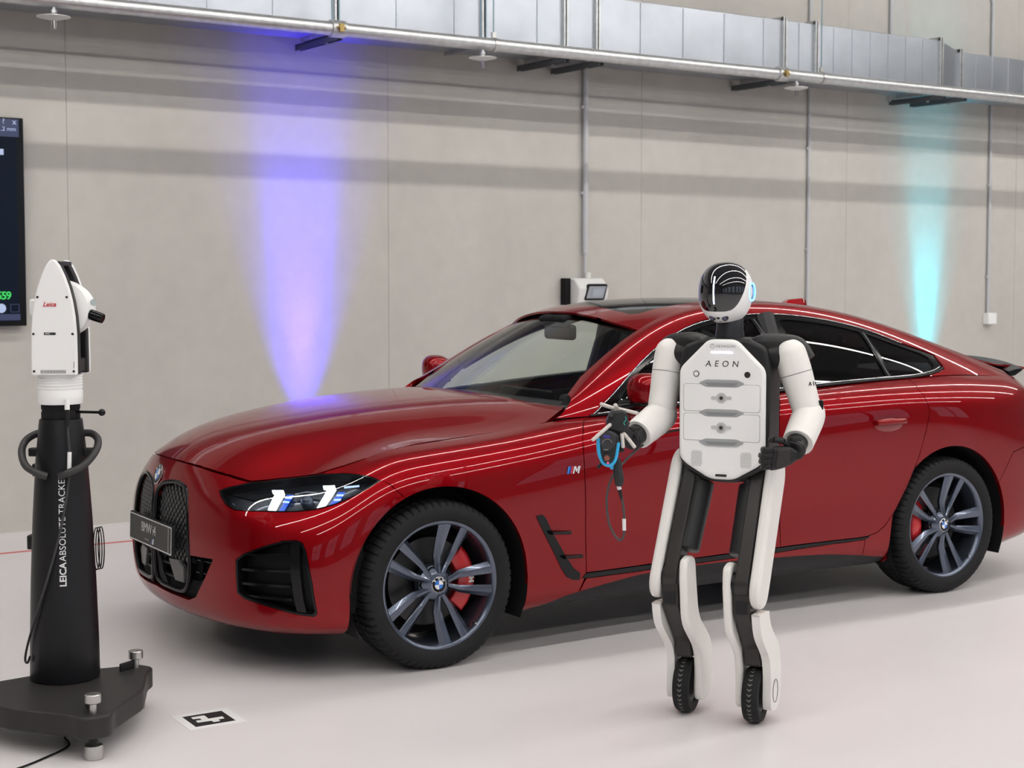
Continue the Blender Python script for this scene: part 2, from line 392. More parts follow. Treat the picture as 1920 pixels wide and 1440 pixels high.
MB().box((0, 0, 0), (.115, .07, .105)).build('case', WHITE, jb, bevel=.006); MB().box((0, -.036, 0), (.105, .006, .095)).build('cover', WHITE, jb, bevel=.003); MB().cyl((-.012, .01, .05), (-.012, .01, .07), .018, n=14).build('gland', CONDUIT, jb)
fo = empty('wall_floodlight', (3.86, WALL-.09, 1.455)); tag(fo, 'white wall floodlight with tilted square lens above the car roof', 'floodlight')
MB().box((-.165, .05, 0), (.045, .07, .20)).build('mounting_plate', MATBLK, fo, bevel=.004)
MB().prism([(-.06, -.10), (.075, -.10), (.075, .10), (-.02, .10), (-.09, .03), (-.085, -.02)], -.14, .14, frame((0, 0, 0), (0, 1, 0), (0, 0, 1))).build('case', LAMPW, fo, bevel=.012, seg=3)
Mf = frame((.02, -.083, -.005), (1, 0, 0), (0, -.16, 1))
MB().prism(roundpoly([(-.105, -.062), (.085, -.062), (.105, .062), (-.085, .062)], .02), -.012, .006, Mf).build('bezel', MATBLK, fo, bevel=.003)
MB().prism([(-.088, -.046), (.070, -.046), (.088, .046), (-.070, .046)], .004, .009, Mf).build('lens', mat('lamp_lens', (.30, .33, .37), .2, coat=.5), fo)
MB().prism([(-.045, -.03), (.05, -.03), (.06, .03), (-.035, .03)], .006, .011, Mf).build('reflector', mat('lamp_reflector', (.42, .46, .52), .25, metal=.5), fo)
MB().cyl((.03, .03, .10), (.03, .03, .145), .022, n=16).build('cable_gland', LAMPW, fo, bevel=.003)

# ----------------------------------------------------------------- coloured uplights on the floor behind the car
def uplight(x, y, color, power, half, lab):
    r = empty('floor_uplight', (x, y, 0)); tag(r, lab, 'uplight', 'coloured uplights at the foot of the wall')
    MB().cyl((0, 0, .03), (0, 0, .13), .065, .07, n=24).build('can', MATBLK, r, bevel=.004)
    MB().box((0, 0, .012), (.16, .16, .024)).build('foot', MATBLK, r, bevel=.004)
    MB().cyl((0, 0, .118), (0, 0, .124), .058, n=24).build('lens', emis('lens_'+lab.split()[0], color, 4), r)
    for hf, tl_, pw in ((half*1.08, 3.8, power*.25), (half*.62, 5.0, power*.75)):          # wide and narrow emitters in one can
        l = bpy.data.lights.new('spot', 'SPOT'); l.energy = pw; l.color = color; l.spot_size = math.radians(hf*2); l.spot_blend = 1.0; l.shadow_soft_size = .03
        o = bpy.data.objects.new('spot', l); COL.objects.link(o); o.parent = r; o.location = (0, 0, .14)
        o.rotation_euler = (math.radians(180-tl_), 0, 0)
uplight(1.50, 3.19, (.06, .03, 1.0), 2900, 18, 'violet floor uplight washing the wall behind the bonnet')
uplight(7.77, 3.19, (.0, .62, .80), 1500, 16, 'cyan floor uplight washing the wall behind the car tail')

# ----------------------------------------------------------------- wall display (only its right edge is in view)
tv = empty('wall_display', (-1.48, 3.36, 1.89)); tag(tv, 'large dark wall display with green digits at the left edge', 'display')
MB().box((0, 0, 0), (2.21, .045, 1.25)).build('case', GLOSSBLK, tv, bevel=.006)
MB().box((-.015, -.0235, .005), (2.15, .002, 1.20)).build('screen', mat('display_glass', (.004, .006, .012), .25, spec=.15, emit=(.02, .05, .11), estr=.10), tv, smooth=False)
MB().box((0, .034, 0), (.6, .04, .5)).build('wall_mount', MATBLK, tv, smooth=False)
def TV(x, z): return frame((x+1.48, -.0255, z-1.89), (1, 0, 0), (0, 0, 1))
UIB = emis('ui_blue', (.07, .11, .32), .35); UIL = emis('ui_light', (.55, .66, .95), .9); UIG = emis('ui_green', (.03, .75, .12), 1.0)
text('readout', '559', .066, TV(-.466, 1.447), UIG, tv, align='RIGHT', bold=.0015, space=.85)
for (xa, xb, za, zb, m, nm) in ((-1.2, -.415, 1.300, 1.338, UIB, 'status_bar'), (-1.2, -.405, 2.40, 2.505, UIB, 'title_bar'), (-1.2, -.497, 2.29, 2.325, UIL, 'highlight')):
    MB().box(((xa+xb)/2+1.48, -.025, (za+zb)/2-1.89), (xb-xa, .002, zb-za)).build(nm, m, tv, smooth=False)
text('close_mark', 'x', .05, frame((-.43+1.48, -.0268, 2.489-1.89), (1, 0, 0), (0, 0, 1)), UIL, tv); text('title_text', '?', .045, frame((-.495+1.48, -.0268, 2.489-1.89), (1, 0, 0), (0, 0, 1)), UIL, tv)
text('value_text', ',2 mm', .036, frame((-.42+1.48, -.0268, 2.445-1.89), (1, 0, 0), (0, 0, 1)), UIL, tv, align='RIGHT')
MB().prism([(.028*math.cos(k*PI/12), .028*math.sin(k*PI/12)) for k in range(24)], 0, .001, TV(-.528, 1.373)).build('round_button', UIL, tv)
m = MB(); [m.box((-.447+1.48+a, -.026, 1.373-1.89+b), (c, .002, d)) for a, b, c, d in ((-.025, 0, .004, .05), (.025, 0, .004, .05), (0, -.023, .05, .004), (0, .023, .05, .004))]; m.build('square_button', UIB, tv, smooth=False)

# ----------------------------------------------------------------- fiducial sheet on the floor
fs = empty('marker_sheet', (-1.078, -1.031, 0)); tag(fs, 'white paper sheet with a black and white fiducial mark on the floor', 'floor marker')
def flat(pts, z0, z1): return MB().prism(pts, z0, z1)
flat([(-.1157, -.1046), (.0928, -.1057), (.104, .0932), (-.1068, .1011)], .0002, .0010).build('paper', mat('paper_white', (.82, .81, .83), .6), fs, smooth=False)
flat([(-.084, -.074), (.0629, -.0768), (.0709, .0638), (-.0767, .0664)], .0011, .0015).build('black_field', TXTB, fs, smooth=False)
flat([(-.0535, .0434), (-.0553, .0177), (-.0319, .0145), (-.0329, -.0046), (-.0562, -.0056), (-.0588, -.0305), (-.0094, -.0347), (-.0096, -.0556), (.0143, -.0557), (.0171, -.033), (.0402, -.0331), (.0444, -.0053), (-.0076, -.0056), (-.0042, .0421)], .0016, .0019).build('white_mark', TXTW, fs, smooth=False)
# ---------------------------------------------------------------- body surfaces (bicubic B-spline nets, metres)
class Net:
    """Uniform bicubic B-spline surface through a control net (ends clamped)."""
    def __init__(self, P):
        P = np.array(P, float)
        def ends(P, ax):
            P = np.moveaxis(P, ax, 0); F = np.array([1, -1, 1])
            a = P[1]*F if np.abs(P[0][..., 1]).max() < 1e-9 else 2*P[0]-P[1]      # mirrored across the centre line
            b = P[-2]*F if np.abs(P[-1][..., 1]).max() < 1e-9 else 2*P[-1]-P[-2]
            return np.moveaxis(np.concatenate([[a], P, [b]], 0), 0, ax)
        P = ends(ends(P, 0), 1)
        self.P = P; self.nu = P.shape[0]-2; self.nv = P.shape[1]-2
    @staticmethod
    def _b(t):
        return np.stack([(1-t)**3, 3*t**3-6*t*t+4, -3*t**3+3*t*t+3*t+1, t**3], -1)/6
    @staticmethod
    def _d(t):
        return np.stack([-(1-t)**2, 3*t*t-4*t, -3*t*t+2*t+1, t*t], -1)/2
    def _ix(self, u, n):
        u = np.clip(np.asarray(u, float), 0, n-1); i = np.minimum(u.astype(int), n-2)
        return i, u-i
    def ev(self, u, v, du=0, dv=0):
        i, a = self._ix(u, self.nu); j, b = self._ix(v, self.nv)
        A = self._d(a) if du else self._b(a); B = self._d(b) if dv else self._b(b)
        out = 0
        for p in range(4):
            for q in range(4):
                out = out + (A[..., p]*B[..., q])[..., None]*self.P[i+p, j+q]
        return out
    def nrm(self, u, v):
        n = np.cross(self.ev(u, v, 1, 0), self.ev(u, v, 0, 1))
        return n/np.maximum(np.linalg.norm(n, axis=-1, keepdims=True), 1e-12)
    def samples(self):
        if not hasattr(self, '_s'):
            U, V = np.meshgrid(np.linspace(0, self.nu-1, 26*(self.nu-1)+1), np.linspace(0, self.nv-1, 16*(self.nv-1)+1), indexing='ij')
            self._s = (U.ravel(), V.ravel(), self.ev(U.ravel(), V.ravel()))
        return self._s
    def inv(self, pts, axes, prefer=None):
        """(u, v) of the surface points whose two coordinates 'axes' equal pts."""
        U, V, S = self.samples(); res = []
        for p in np.atleast_2d(pts):
            d = (S[:, axes[0]]-p[0])**2+(S[:, axes[1]]-p[1])**2
            if prefer is not None: d = d+prefer(S)
            k = int(np.argmin(d)); u, v = U[k], V[k]
            for _ in range(8):
                e = self.ev(u, v)[list(axes)]-p
                J = np.stack([self.ev(u, v, 1, 0)[list(axes)], self.ev(u, v, 0, 1)[list(axes)]], 1)
                s = np.linalg.lstsq(J, -e, rcond=None)[0]; s = np.clip(s, -.3, .3)
                u = float(np.clip(u+s[0], 0, self.nu-1)); v = float(np.clip(v+s[1], 0, self.nv-1))
            res.append((u, v))
        return np.array(res)

def rows_at(tab, xs):
    """tab: {row: [(x, w, z)...]} sampled by linear interpolation along x"""
    out = []
    for x in xs:
        out.append([(x, float(np.interp(x, [k[0] for k in r], [k[1] for k in r])), float(np.interp(x, [k[0] for k in r], [k[2] for k in r]))) for r in tab])
    return out

# lower body: from the nose centre round the corner, along the flank, to the tail centre; rows from the sill upwards
FRONT = [  # per column: (x, w, z) for the ten rows
 [(-.750,0,.165),(-.838,0,.195),(-.866,0,.290),(-.870,0,.420),(-.870,0,.550),(-.864,0,.650),(-.852,0,.708),(-.838,0,.752),(-.824,0,.790),(-.806,0,.824)],
 [(-.745,.15,.165),(-.832,.15,.195),(-.860,.15,.290),(-.864,.15,.420),(-.864,.15,.550),(-.857,.15,.650),(-.845,.15,.705),(-.829,.15,.747),(-.814,.15,.784),(-.795,.15,.817)],
 [(-.725,.30,.165),(-.812,.30,.195),(-.840,.30,.290),(-.844,.30,.420),(-.844,.30,.550),(-.836,.30,.640),(-.822,.30,.692),(-.803,.30,.733),(-.784,.30,.768),(-.762,.30,.798)],
 [(-.690,.45,.165),(-.780,.46,.195),(-.807,.46,.290),(-.811,.46,.420),(-.810,.46,.540),(-.798,.46,.625),(-.781,.455,.675),(-.758,.45,.714),(-.732,.45,.745),(-.702,.44,.772)],
 [(-.635,.57,.165),(-.738,.60,.195),(-.762,.60,.290),(-.764,.60,.420),(-.760,.60,.530),(-.744,.595,.610),(-.722,.59,.660),(-.692,.58,.700),(-.660,.565,.733),(-.625,.55,.762)],
 [(-.570,.67,.165),(-.674,.715,.195),(-.695,.715,.290),(-.695,.715,.420),(-.688,.712,.520),(-.666,.705,.600),(-.637,.695,.650),(-.596,.68,.695),(-.548,.66,.735),(-.505,.635,.770)],
 [(-.490,.74,.165),(-.590,.805,.195),(-.608,.808,.290),(-.606,.808,.420),(-.594,.805,.520),(-.566,.797,.600),(-.530,.785,.655),(-.482,.765,.705),(-.430,.735,.753),(-.390,.695,.794)],
 [(-.395,.80,.165),(-.492,.868,.195),(-.506,.875,.290),(-.503,.876,.420),(-.487,.873,.520),(-.454,.866,.605),(-.417,.854,.670),(-.367,.832,.733),(-.317,.790,.790),(-.283,.725,.828)],
 [(-.290,.83,.165),(-.378,.905,.195),(-.387,.912,.290),(-.383,.914,.420),(-.368,.912,.530),(-.338,.906,.625),(-.302,.893,.700),(-.260,.868,.770),(-.220,.818,.828),(-.196,.735,.856)],
]
#        x      k0(w,z)     k1         k2         k3         k4         k5         k6         k7         k8         k9
SIDE = [
 (-.12,(.84,.165),(.915,.20),(.922,.30),(.926,.43),(.927,.54),(.923,.64),(.912,.725),(.888,.797),(.835,.852),(.738,.876)),
 ( .12,(.84,.165),(.915,.20),(.922,.30),(.926,.43),(.928,.54),(.926,.65),(.917,.745),(.893,.820),(.838,.876),(.740,.896)),
 ( .38,(.83,.165),(.895,.20),(.912,.30),(.916,.43),(.920,.54),(.920,.65),(.912,.755),(.892,.838),(.840,.896),(.742,.916)),
 ( .65,(.82,.165),(.880,.20),(.908,.30),(.905,.43),(.912,.54),(.916,.65),(.911,.765),(.895,.855),(.850,.923),(.752,.955)),
 ( .90,(.81,.165),(.875,.21),(.906,.31),(.896,.44),(.908,.56),(.915,.67),(.913,.78),(.901,.875),(.866,.950),(.792,0.962)),
 (1.20,(.81,.165),(.875,.22),(.906,.32),(.892,.45),(.906,.58),(.916,.69),(.916,.80),(.905,.892),(.873,.968),(.806,0.982)),
 (1.55,(.81,.165),(.875,.22),(.906,.32),(.892,.46),(.906,.59),(.917,.70),(.918,.815),(.908,.910),(.876,.985),(.810,1.006)),
 (1.90,(.81,.165),(.876,.22),(.908,.32),(.894,.46),(.908,.59),(.919,.71),(.921,.83),(.911,.928),(.878,1.003),(.808,1.028)),
 (2.20,(.82,.165),(.880,.21),(.911,.31),(.902,.45),(.913,.58),(.922,.71),(.925,.84),(.917,.940),(.880,1.016),(.802,1.044)),
 (2.48,(.83,.165),(.890,.205),(.915,.31),(.912,.45),(.918,.58),(.926,.71),(.929,.85),(.922,.950),(.883,1.025),(.795,1.056)),
 (2.76,(.83,.165),(.900,.205),(.920,.31),(.922,.45),(.926,.58),(.929,.71),(.931,.85),(.924,.950),(.882,1.027),(.788,1.064)),
 (3.04,(.83,.170),(.905,.21),(.922,.31),(.924,.45),(.926,.58),(.927,.71),(.926,.84),(.914,.942),(.872,1.022),(.775,1.066)),
 (3.28,(.82,.185),(.898,.225),(.914,.32),(.916,.45),(.916,.58),(.914,.71),(.908,.83),(.892,.930),(.850,1.012),(.752,1.052)),
 (3.48,(.79,.20),(.875,.24),(.893,.33),(.896,.45),(.894,.58),(.888,.71),(.878,.82),(.860,.915),(.820,.995),(.722,1.048)),
]
REAR = [
 [(3.60,.73,.215),(3.64,.815,.26),(3.66,.838,.34),(3.67,.842,.45),(3.665,.838,.58),(3.65,.828,.71),(3.64,.815,.81),(3.63,.795,.895),(3.61,.755,.97),(3.60,.665,1.035)],
 [(3.70,.63,.225),(3.75,.71,.27),(3.78,.735,.35),(3.79,.74,.45),(3.78,.735,.58),(3.76,.722,.71),(3.75,.71,.81),(3.745,.69,.89),(3.73,.655,.955),(3.71,.58,1.015)],
 [(3.77,.47,.23),(3.82,.52,.275),(3.855,.54,.35),(3.865,.545,.45),(3.85,.54,.58),(3.83,.53,.71),(3.82,.52,.81),(3.82,.51,.88),(3.81,.485,.945),(3.79,.44,1.01)],
 [(3.80,.24,.23),(3.85,.26,.275),(3.89,.27,.35),(3.90,.27,.45),(3.885,.27,.58),(3.865,.265,.71),(3.855,.26,.81),(3.86,.255,.88),(3.86,.24,.945),(3.835,.22,1.01)],
 [(3.81,0,.23),(3.86,0,.275),(3.90,0,.35),(3.91,0,.45),(3.895,0,.58),(3.875,0,.71),(3.865,0,.81),(3.87,0,.88),(3.87,0,.945),(3.845,0,1.01)],
]
def side_cols():
    return [[(r[0], w, z) for (w, z) in r[1:]] for r in SIDE]
LOWER = Net([[(x, -w, z) for (x, w, z) in c] for c in FRONT+side_cols()+REAR])

# bonnet: stations along x, rows from the centre line outwards
_bw = (0, .16, .32, .44, .54, .64, .74, .86)
_bz = {
 -.90: (.735,.727,.702,.662,.615,.57,.53,.46),
 -.82: (.804,.793,.756,.710,.672,.632,.59,.53),
 -.74: (.863,.852,.806,.748,.706,.668,.63,.57),
 -.62: (.916,.910,.884,.830,.768,.725,.69,.63),
 -.46: (.957,.953,.936,.893,.835,.784,.758,.69),
 -.28: (.987,.984,.970,.938,.890,.846,.833,.78),
 -.08: (1.013,1.010,1.000,.975,.935,.894,.886,.86),
  .14: (1.032,1.030,1.021,1.001,.966,.922,.896,.875),
  .36: (1.044,1.042,1.034,1.016,.985,.943,.910,.885),
  .54: (1.045,1.043,1.037,1.022,.996,.960,.932,.905),
  .68: (1.040,1.039,1.035,1.026,1.012,.990,.968,.93),
  .82: (1.034,1.034,1.032,1.028,1.022,1.014,1.008,.96),
}
BONNET = Net([[(x, -w, z) for w, z in zip(_bw, zs)] for x, zs in _bz.items()])

# glasshouse side: belt to roof edge;  columns run along the belt/rail pair
#         belt (x, w, z)       rail outer (x, w, z)
_gh = [
 (( .46,.744,.938),( .52,.742,.955)),
 (( .62,.752,.960),( .68,.728,1.000)),
 ((.78,.772,0.960),( .82,.703,1.078)),
 ((.96,.794,0.971),(1.00,.668,1.182)),
 ((1.16,.803,0.983),(1.19,.630,1.282)),
 ((1.38,.806,0.997),(1.40,.598,1.365)),
 ((1.62,.806,1.013),(1.62,.580,1.407)),
 ((1.88,.805,1.030),(1.88,.572,1.420)),
 ((2.14,.801,1.044),(2.15,.570,1.410)),
 ((2.40,.796,1.054),(2.42,.572,1.378)),
 ((2.64,.790,1.062),(2.68,.578,1.327)),
 ((2.88,.783,1.068),(2.93,.590,1.260)),
 ((3.10,.768,1.066),(3.17,.604,1.187)),
 ((3.32,.747,1.052),(3.38,.614,1.122)),
 ((3.52,.715,1.034),(3.56,.610,1.070)),
]
def _gcol(b, r):
    b = np.array(b); r = np.array(r); d = r-b; h = max(d[2], .02)
    out = []
    for t, bulge in ((0, 0), (.12, .010), (.36, .026), (.62, .030), (.84, .020), (1.0, .0)):
        p = b+d*t; p[1] += bulge*min(1, h/.3); out.append(p)
    top = r+np.array([0, -.040, .018*min(1, h/.2)]); out.append(top)
    out.append(r+np.array([0, -.085, .026*min(1, h/.2)]))
    return [(p[0], -p[1], p[2]) for p in out]
GLASSHOUSE = Net([_gcol(b, r) for b, r in _gh])

# roof to tail: columns along x, rows from the centre to just under the rails
_rc = [(1.10,1.385),(1.20,1.412),(1.34,1.436),(1.52,1.452),(1.75,1.459),(2.00,1.459),(2.24,1.449),(2.48,1.429),(2.72,1.393),(2.96,1.340),(3.20,1.268),(3.42,1.195),(3.60,1.135),(3.74,1.092),(3.84,1.072)]
def _rcol(x, zc):
    rb = [k[1] for k in _gh]; rx = [k[0] for k in rb]
    w = float(np.interp(x, rx, [k[1] for k in rb]))-.070; z = float(np.interp(x, rx, [k[2] for k in rb]))+.020
    if x > 3.5: z = min(z, zc-.004)
    out = []
    for t in (0, .25, .5, .72, .88, 1.0):
        out.append((x, -w*t, zc-(zc-z)*t**2.4))
    return out
ROOF = Net([_rcol(x, z) for x, z in _rc])

# windscreen: columns from the centre line to the pillar, rows from cowl to header
def _wcol(s):
    b = np.array([.50+.24*s**2.2, .690*s, 1.012-.004*s*s]); t = np.array([1.22+.115*s**2, .545*s, 1.405-.052*s**2.2])
    out = []
    for q in (0, .2, .4, .6, .8, 1.0):
        p = b+(t-b)*q; bow = 4*q*(1-q)*.024
        out.append((p[0]-bow*.55, -p[1], p[2]+bow*.85))
    return out
SCREEN = Net([_wcol(s) for s in (0, .2, .4, .6, .78, .9, 1.0)])
# ---------------------------------------------------------------- panels cut out of the body surfaces
def pip(P, poly):
    x, y = P[:, 0], P[:, 1]; ins = np.zeros(len(P), bool); n = len(poly); j = n-1
    for i in range(n):
        xi, yi = poly[i]; xj, yj = poly[j]
        if yi != yj:
            c = ((yi > y) != (yj > y)) & (x < (xj-xi)*(y-yi)/(yj-yi)+xi); ins ^= c
        j = i
    return ins
def dens(poly, step=.12, closed=True):
    out = []; m = len(poly)
    for i in range(m if closed else m-1):
        a = np.array(poly[i], float); b = np.array(poly[(i+1) % m], float); k = max(1, int(math.ceil(np.linalg.norm(b-a)/step)))
        for q in range(k): out.append(tuple(a+(b-a)*q/k))
    if not closed: out.append(tuple(poly[-1]))
    return out
def panel_mesh(net, outline, holes=(), off=0., depth=.018, gap=.002, du=.075, dv=.055, sign=None, mirror=None, centre=None, flange=True):
    """triangulate the outline in (u, v), lift it onto the surface; returns verts, faces, normals"""
    loops = [dens(outline)]+[dens(h) for h in holes]
    pts = []; edges = []
    for L in loops:
        o = len(pts); pts += L; edges += [(o+i, o+(i+1) % len(L)) for i in range(len(L))]
    nb = len(pts); B = np.array(pts)
    lo, hi = np.array(loops[0]).min(0), np.array(loops[0]).max(0)
    gu, gv = np.meshgrid(np.arange(lo[0]+du/2, hi[0], du), np.arange(lo[1]+dv/2, hi[1], dv)); gu = gu+np.where(np.arange(gu.shape[0]) % 2 == 1, du/2, 0)[:, None]; G = np.stack([gu.ravel(), gv.ravel()], 1)     # staggered rows: an even triangulation
    keep = pip(G, loops[0])
    for h in loops[1:]: keep &= ~pip(G, h)
    G = G[keep]
    if len(G):
        d2 = np.concatenate([np.min(((g[:, None, 0]-B[None, :, 0])/du)**2+((g[:, None, 1]-B[None, :, 1])/dv)**2, axis=1) for g in np.array_split(G, max(1, len(G)//2000))]); G = G[d2 > .16]
    allp = [Vector((float(a), float(b))) for a, b in np.concatenate([B, G])] if len(G) else [Vector((float(a), float(b))) for a, b in B]
    vo, eo, fo, _, _, _ = delaunay_2d_cdt(allp, edges, [], 0, 1e-5)
    UV = np.array([(p.x, p.y) for p in vo]); T = np.array([f for f in fo if len(f) == 3])
    cen = UV[T].mean(1); k = pip(cen, loops[0])
    for h in loops[1:]: k &= ~pip(cen, h)
    T = T[k]
    P = net.ev(UV[:, 0], UV[:, 1]); N = net.nrm(np.clip(UV[:, 0], 1e-3, net.nu-1-1e-3), np.clip(UV[:, 1], 1e-3, net.nv-1-1e-3))
    N = N*sign
    P = P+N*off
    # consistent winding
    fn = np.cross(P[T[:, 1]]-P[T[:, 0]], P[T[:, 2]]-P[T[:, 0]]); flip = (fn*N[T].mean(1)).sum(1) < 0; T[flip] = T[flip][:, ::-1]
    # boundary edges
    E_ = np.concatenate([T[:, [0, 1]], T[:, [1, 2]], T[:, [2, 0]]]); NV = len(UV); key = E_[:, 0]*NV+E_[:, 1]; rev = E_[:, 1]*NV+E_[:, 0]
    be = [tuple(e) for e in E_[~np.isin(key, rev)]]
    be = [(a, b) for a, b in be if not (abs(P[a][1]) < 2e-4 and abs(P[b][1]) < 2e-4)]
    inw = np.zeros_like(P)
    for a, b in be:
        e = P[b]-P[a]; d = np.cross(N[a], e); d /= max(np.linalg.norm(d), 1e-9); inw[a] += d; inw[b] += d
    ln = np.linalg.norm(inw, axis=1, keepdims=True); inw = np.where(ln > 1e-6, inw/np.maximum(ln, 1e-9), 0)
    on_c = np.abs(P[:, 1]) < 2e-4; P[on_c, 1] = 0
    mv = inw*gap; mv[on_c, 1] = 0; P = P+mv
    V = [tuple(p) for p in P]; NN = [tuple(n) for n in N]; Fc = [tuple(int(i) for i in t) for t in T]
    if flange and depth:
        for a, b in be:
            o = len(V); na = -inw[a]; nb_ = -inw[b]
            V += [tuple(P[a]), tuple(P[b]), tuple(P[b]-N[b]*depth), tuple(P[a]-N[a]*depth)]; NN += [tuple(na), tuple(nb_), tuple(nb_), tuple(na)]
            Fc.append((o, o+3, o+2, o+1))
    return V, Fc, NN
def mirrored(d):
    V, Fc, NN = d
    return [(x, -y, z) for x, y, z in V], [tuple(reversed(f)) for f in Fc], [(x, -y, z) for x, y, z in NN]
def link_panel(name, parts, material, parent, label=None):
    V = []; Fc = []; NN = []
    seen = {}
    for v, f, n in parts:
        ix = []
        for p, q in zip(v, n):                       # weld the two halves along the centre line
            key = (round(p[0], 5), round(p[2], 5), round(q[2], 1)) if abs(p[1]) < 2e-4 and len(parts) > 1 else None
            if key is not None and key in seen: ix.append(seen[key]); continue
            if key is not None: seen[key] = len(V); q = (q[0], 0, q[2])
            ix.append(len(V)); V.append(p); NN.append(q)
        Fc += [tuple(ix[i] for i in q) for q in f]
    me = bpy.data.meshes.new(name); me.from_pydata(V, [], Fc); me.update(); me.shade_smooth()
    me.normals_split_custom_set_from_vertices(NN); me.materials.append(material)
    o = bpy.data.objects.new(name, me); COL.objects.link(o); o.parent = parent
    if label: o['label'] = label
    return o
def pan2(name, net, outline, material, parent, sign, both='join', **kw):
    """near-side panel plus its mirror image; both = join | two | near"""
    d = panel_mesh(net, outline, sign=sign, **kw)
    if both == 'join': return link_panel(name, [d, mirrored(d)], material, parent)
    a = link_panel(name, [d], material, parent)
    if both == 'near': return a
    b = link_panel(name, [mirrored(d)], material, parent if not isinstance(parent, tuple) else parent[1])
    return a, b
# ================================================================= the car (front axle at its origin, nose towards -x)
CAR = empty('car', (0, 0, 0), (0, 0, math.radians(-2.482)))
tag(CAR, 'glossy metallic red four door coupe parked along the concrete wall', 'car')
SL, SB, SG, SR, SS = 1, 1, 1, 1, 1
def outward(net, u, v, ref):
    n = net.nrm(np.array(u), np.array(v)); return 1.0 if float(np.dot(n, ref)) > 0 else -1.0
SL = outward(LOWER, 14., 5., (0, -1, 0)); SB = outward(BONNET, 6., 2., (0, 0, 1)); SG = outward(GLASSHOUSE, 7., 2., (0, -1, 0)); SR = outward(ROOF, 5., 2., (0, 0, 1)); SS = outward(SCREEN, 2., 2., (-.5, 0, 1))

NOSE = lambda S: np.where(S[:, 0] > 0, 9., 0.)      # keep to the front face
# -- outlines in surface coordinates
def arch(xc, a0, a1, r=.395, n=28):
    """wheel opening from angle a0 to a1 (degrees, 0 = rearwards, 90 = up)"""
    pts = []
    for k in range(n+1):
        a = math.radians(a0+(a1-a0)*k/n); x = xc+r*math.cos(a); z = .335+r*math.sin(a)
        if math.sin(a) < 0: x = xc+math.copysign(r+.003, math.cos(a)); z = .335-.15*abs(math.sin(a))/math.sin(math.radians(22))
        pts.append((x, z))
    return [tuple(p) for p in LOWER.inv(pts, (0, 2))]
HL = [(3.048,7.099),(3.299,7.699),(3.824,8.507),(4.576,8.93),(5.158,8.95),(5.826,8.85),(6.619,8.37),(7.249,7.823),(7.738,7.35),(8.053,6.99),(7.8,6.811),(7.321,6.526),(6.833,6.276),(6.226,6.095),(5.682,6.059),(4.815,6.041),(4.131,5.889),(3.837,5.817),(3.5,6.064),(3.204,6.612)]
INTAKE = [(4.165,3.421),(4.421,3.68),(5.131,4.113),(5.649,4.383),(6.044,4.414),(6.24,4.297),(6.408,3.895),(6.676,2.808),(6.828,1.808),(6.725,1.695),(6.167,1.776),(5.176,2.041),(4.467,2.197),(4.207,2.36)]
KID = [(0,5.121),(.133,5.121),(.205,5.558),(.397,5.981),(.645,6.284),(1.213,6.64),(1.629,6.571),(1.894,6.167),(2.06,5.2),(2.196,4.238),(2.266,3.225)]
LOWIN = [(3.274,3.294),(2.91,2.639),(2.422,1.921),(2.027,1.70),(1.0,1.74),(0,1.80)]
bump_arch = arch(0, 203, 114)                    # bumper edge, bottom to seam
fend_arch = arch(0, 114, -23, n=36)
D1 = [(12.646,9),(12.407,8.633),(12.278,8.075),(12.17,7.3),(12.132,6.616),(12.132,5.507),(12.153,3.879),(12.19,2.08)]
D2 = [(15.82,9),(15.74,8.5),(15.62,7.5),(15.564,6.611),(15.575,5.5),(15.586,4.419),(15.645,2.0)]
D3 = [(18.74,9),(18.709,8.643),(18.653,7.9),(18.70,7.4),(18.755,6.9),(18.763,6.515),(18.678,5.84),(18.505,4.789),(18.26,3.73),(18.03,2.982),(17.791,2.45),(17.612,2.226),(17.375,2.1)]
TRIM = [(12.19,2.08),(13.2,2.02),(14.184,1.983),(15.645,2.0),(16.625,2.06),(17.375,2.1)]
TRLO = [(12.06,1.88),(12.203,1.876),(13.2,1.80),(14.192,1.765),(15.656,1.803),(16.63,1.934),(17.342,1.99)]
SILL = [(11.201,.454),(11.83,1.175),(12.553,1.452),(13.265,1.63),(14.639,1.659),(16.668,1.44),(18.049,.872)]

# -- bumper with the grille opening and the side intakes
out = [(0, 8.6), (1.031,8.655), (2.023,8.792), (3.031,8.813), (3.824,8.507)]
front = [(0, 0)]+[(float(u), 0.0) for u in np.arange(.5, bump_arch[0][0]-.1, .5)]+bump_arch+[(8.344,6.673)]+HL[9:]+HL[:2]+[(3.824,8.507)]+out[::-1][1:]+KID+LOWIN
bump = pan2('front_bumper', LOWER, front, PAINT, CAR, SL, holes=[INTAKE])
bump['label'] = 'red front bumper with kidney grille opening'
# front wings
fend = fend_arch+[(11.83,1.175),(12.08,1.30),(12.19,2.08)]+D1[::-1][1:]+[(float(u), 9.0) for u in np.arange(12.4, 5.9, -.4)]+[(5.826,8.85)]+HL[6:10]+[(8.344,6.673)]
pan2('front_wing', LOWER, fend, PAINT, CAR, SL, both='two')
# doors
fd = D1+TRIM[1:4]+D2[::-1][1:]+[(float(u), 9.0) for u in np.arange(15.5, 12.8, -.4)]
rd = D2+TRIM[4:]+D3[::-1][1:]+[(float(u), 9.0) for u in np.arange(18.4, 15.9, -.4)]
fdn, fdf = pan2('front_door', LOWER, fd, PAINT, CAR, SL, both='two'); rdn, rdf = pan2('rear_door', LOWER, rd, PAINT, CAR, SL, both='two')
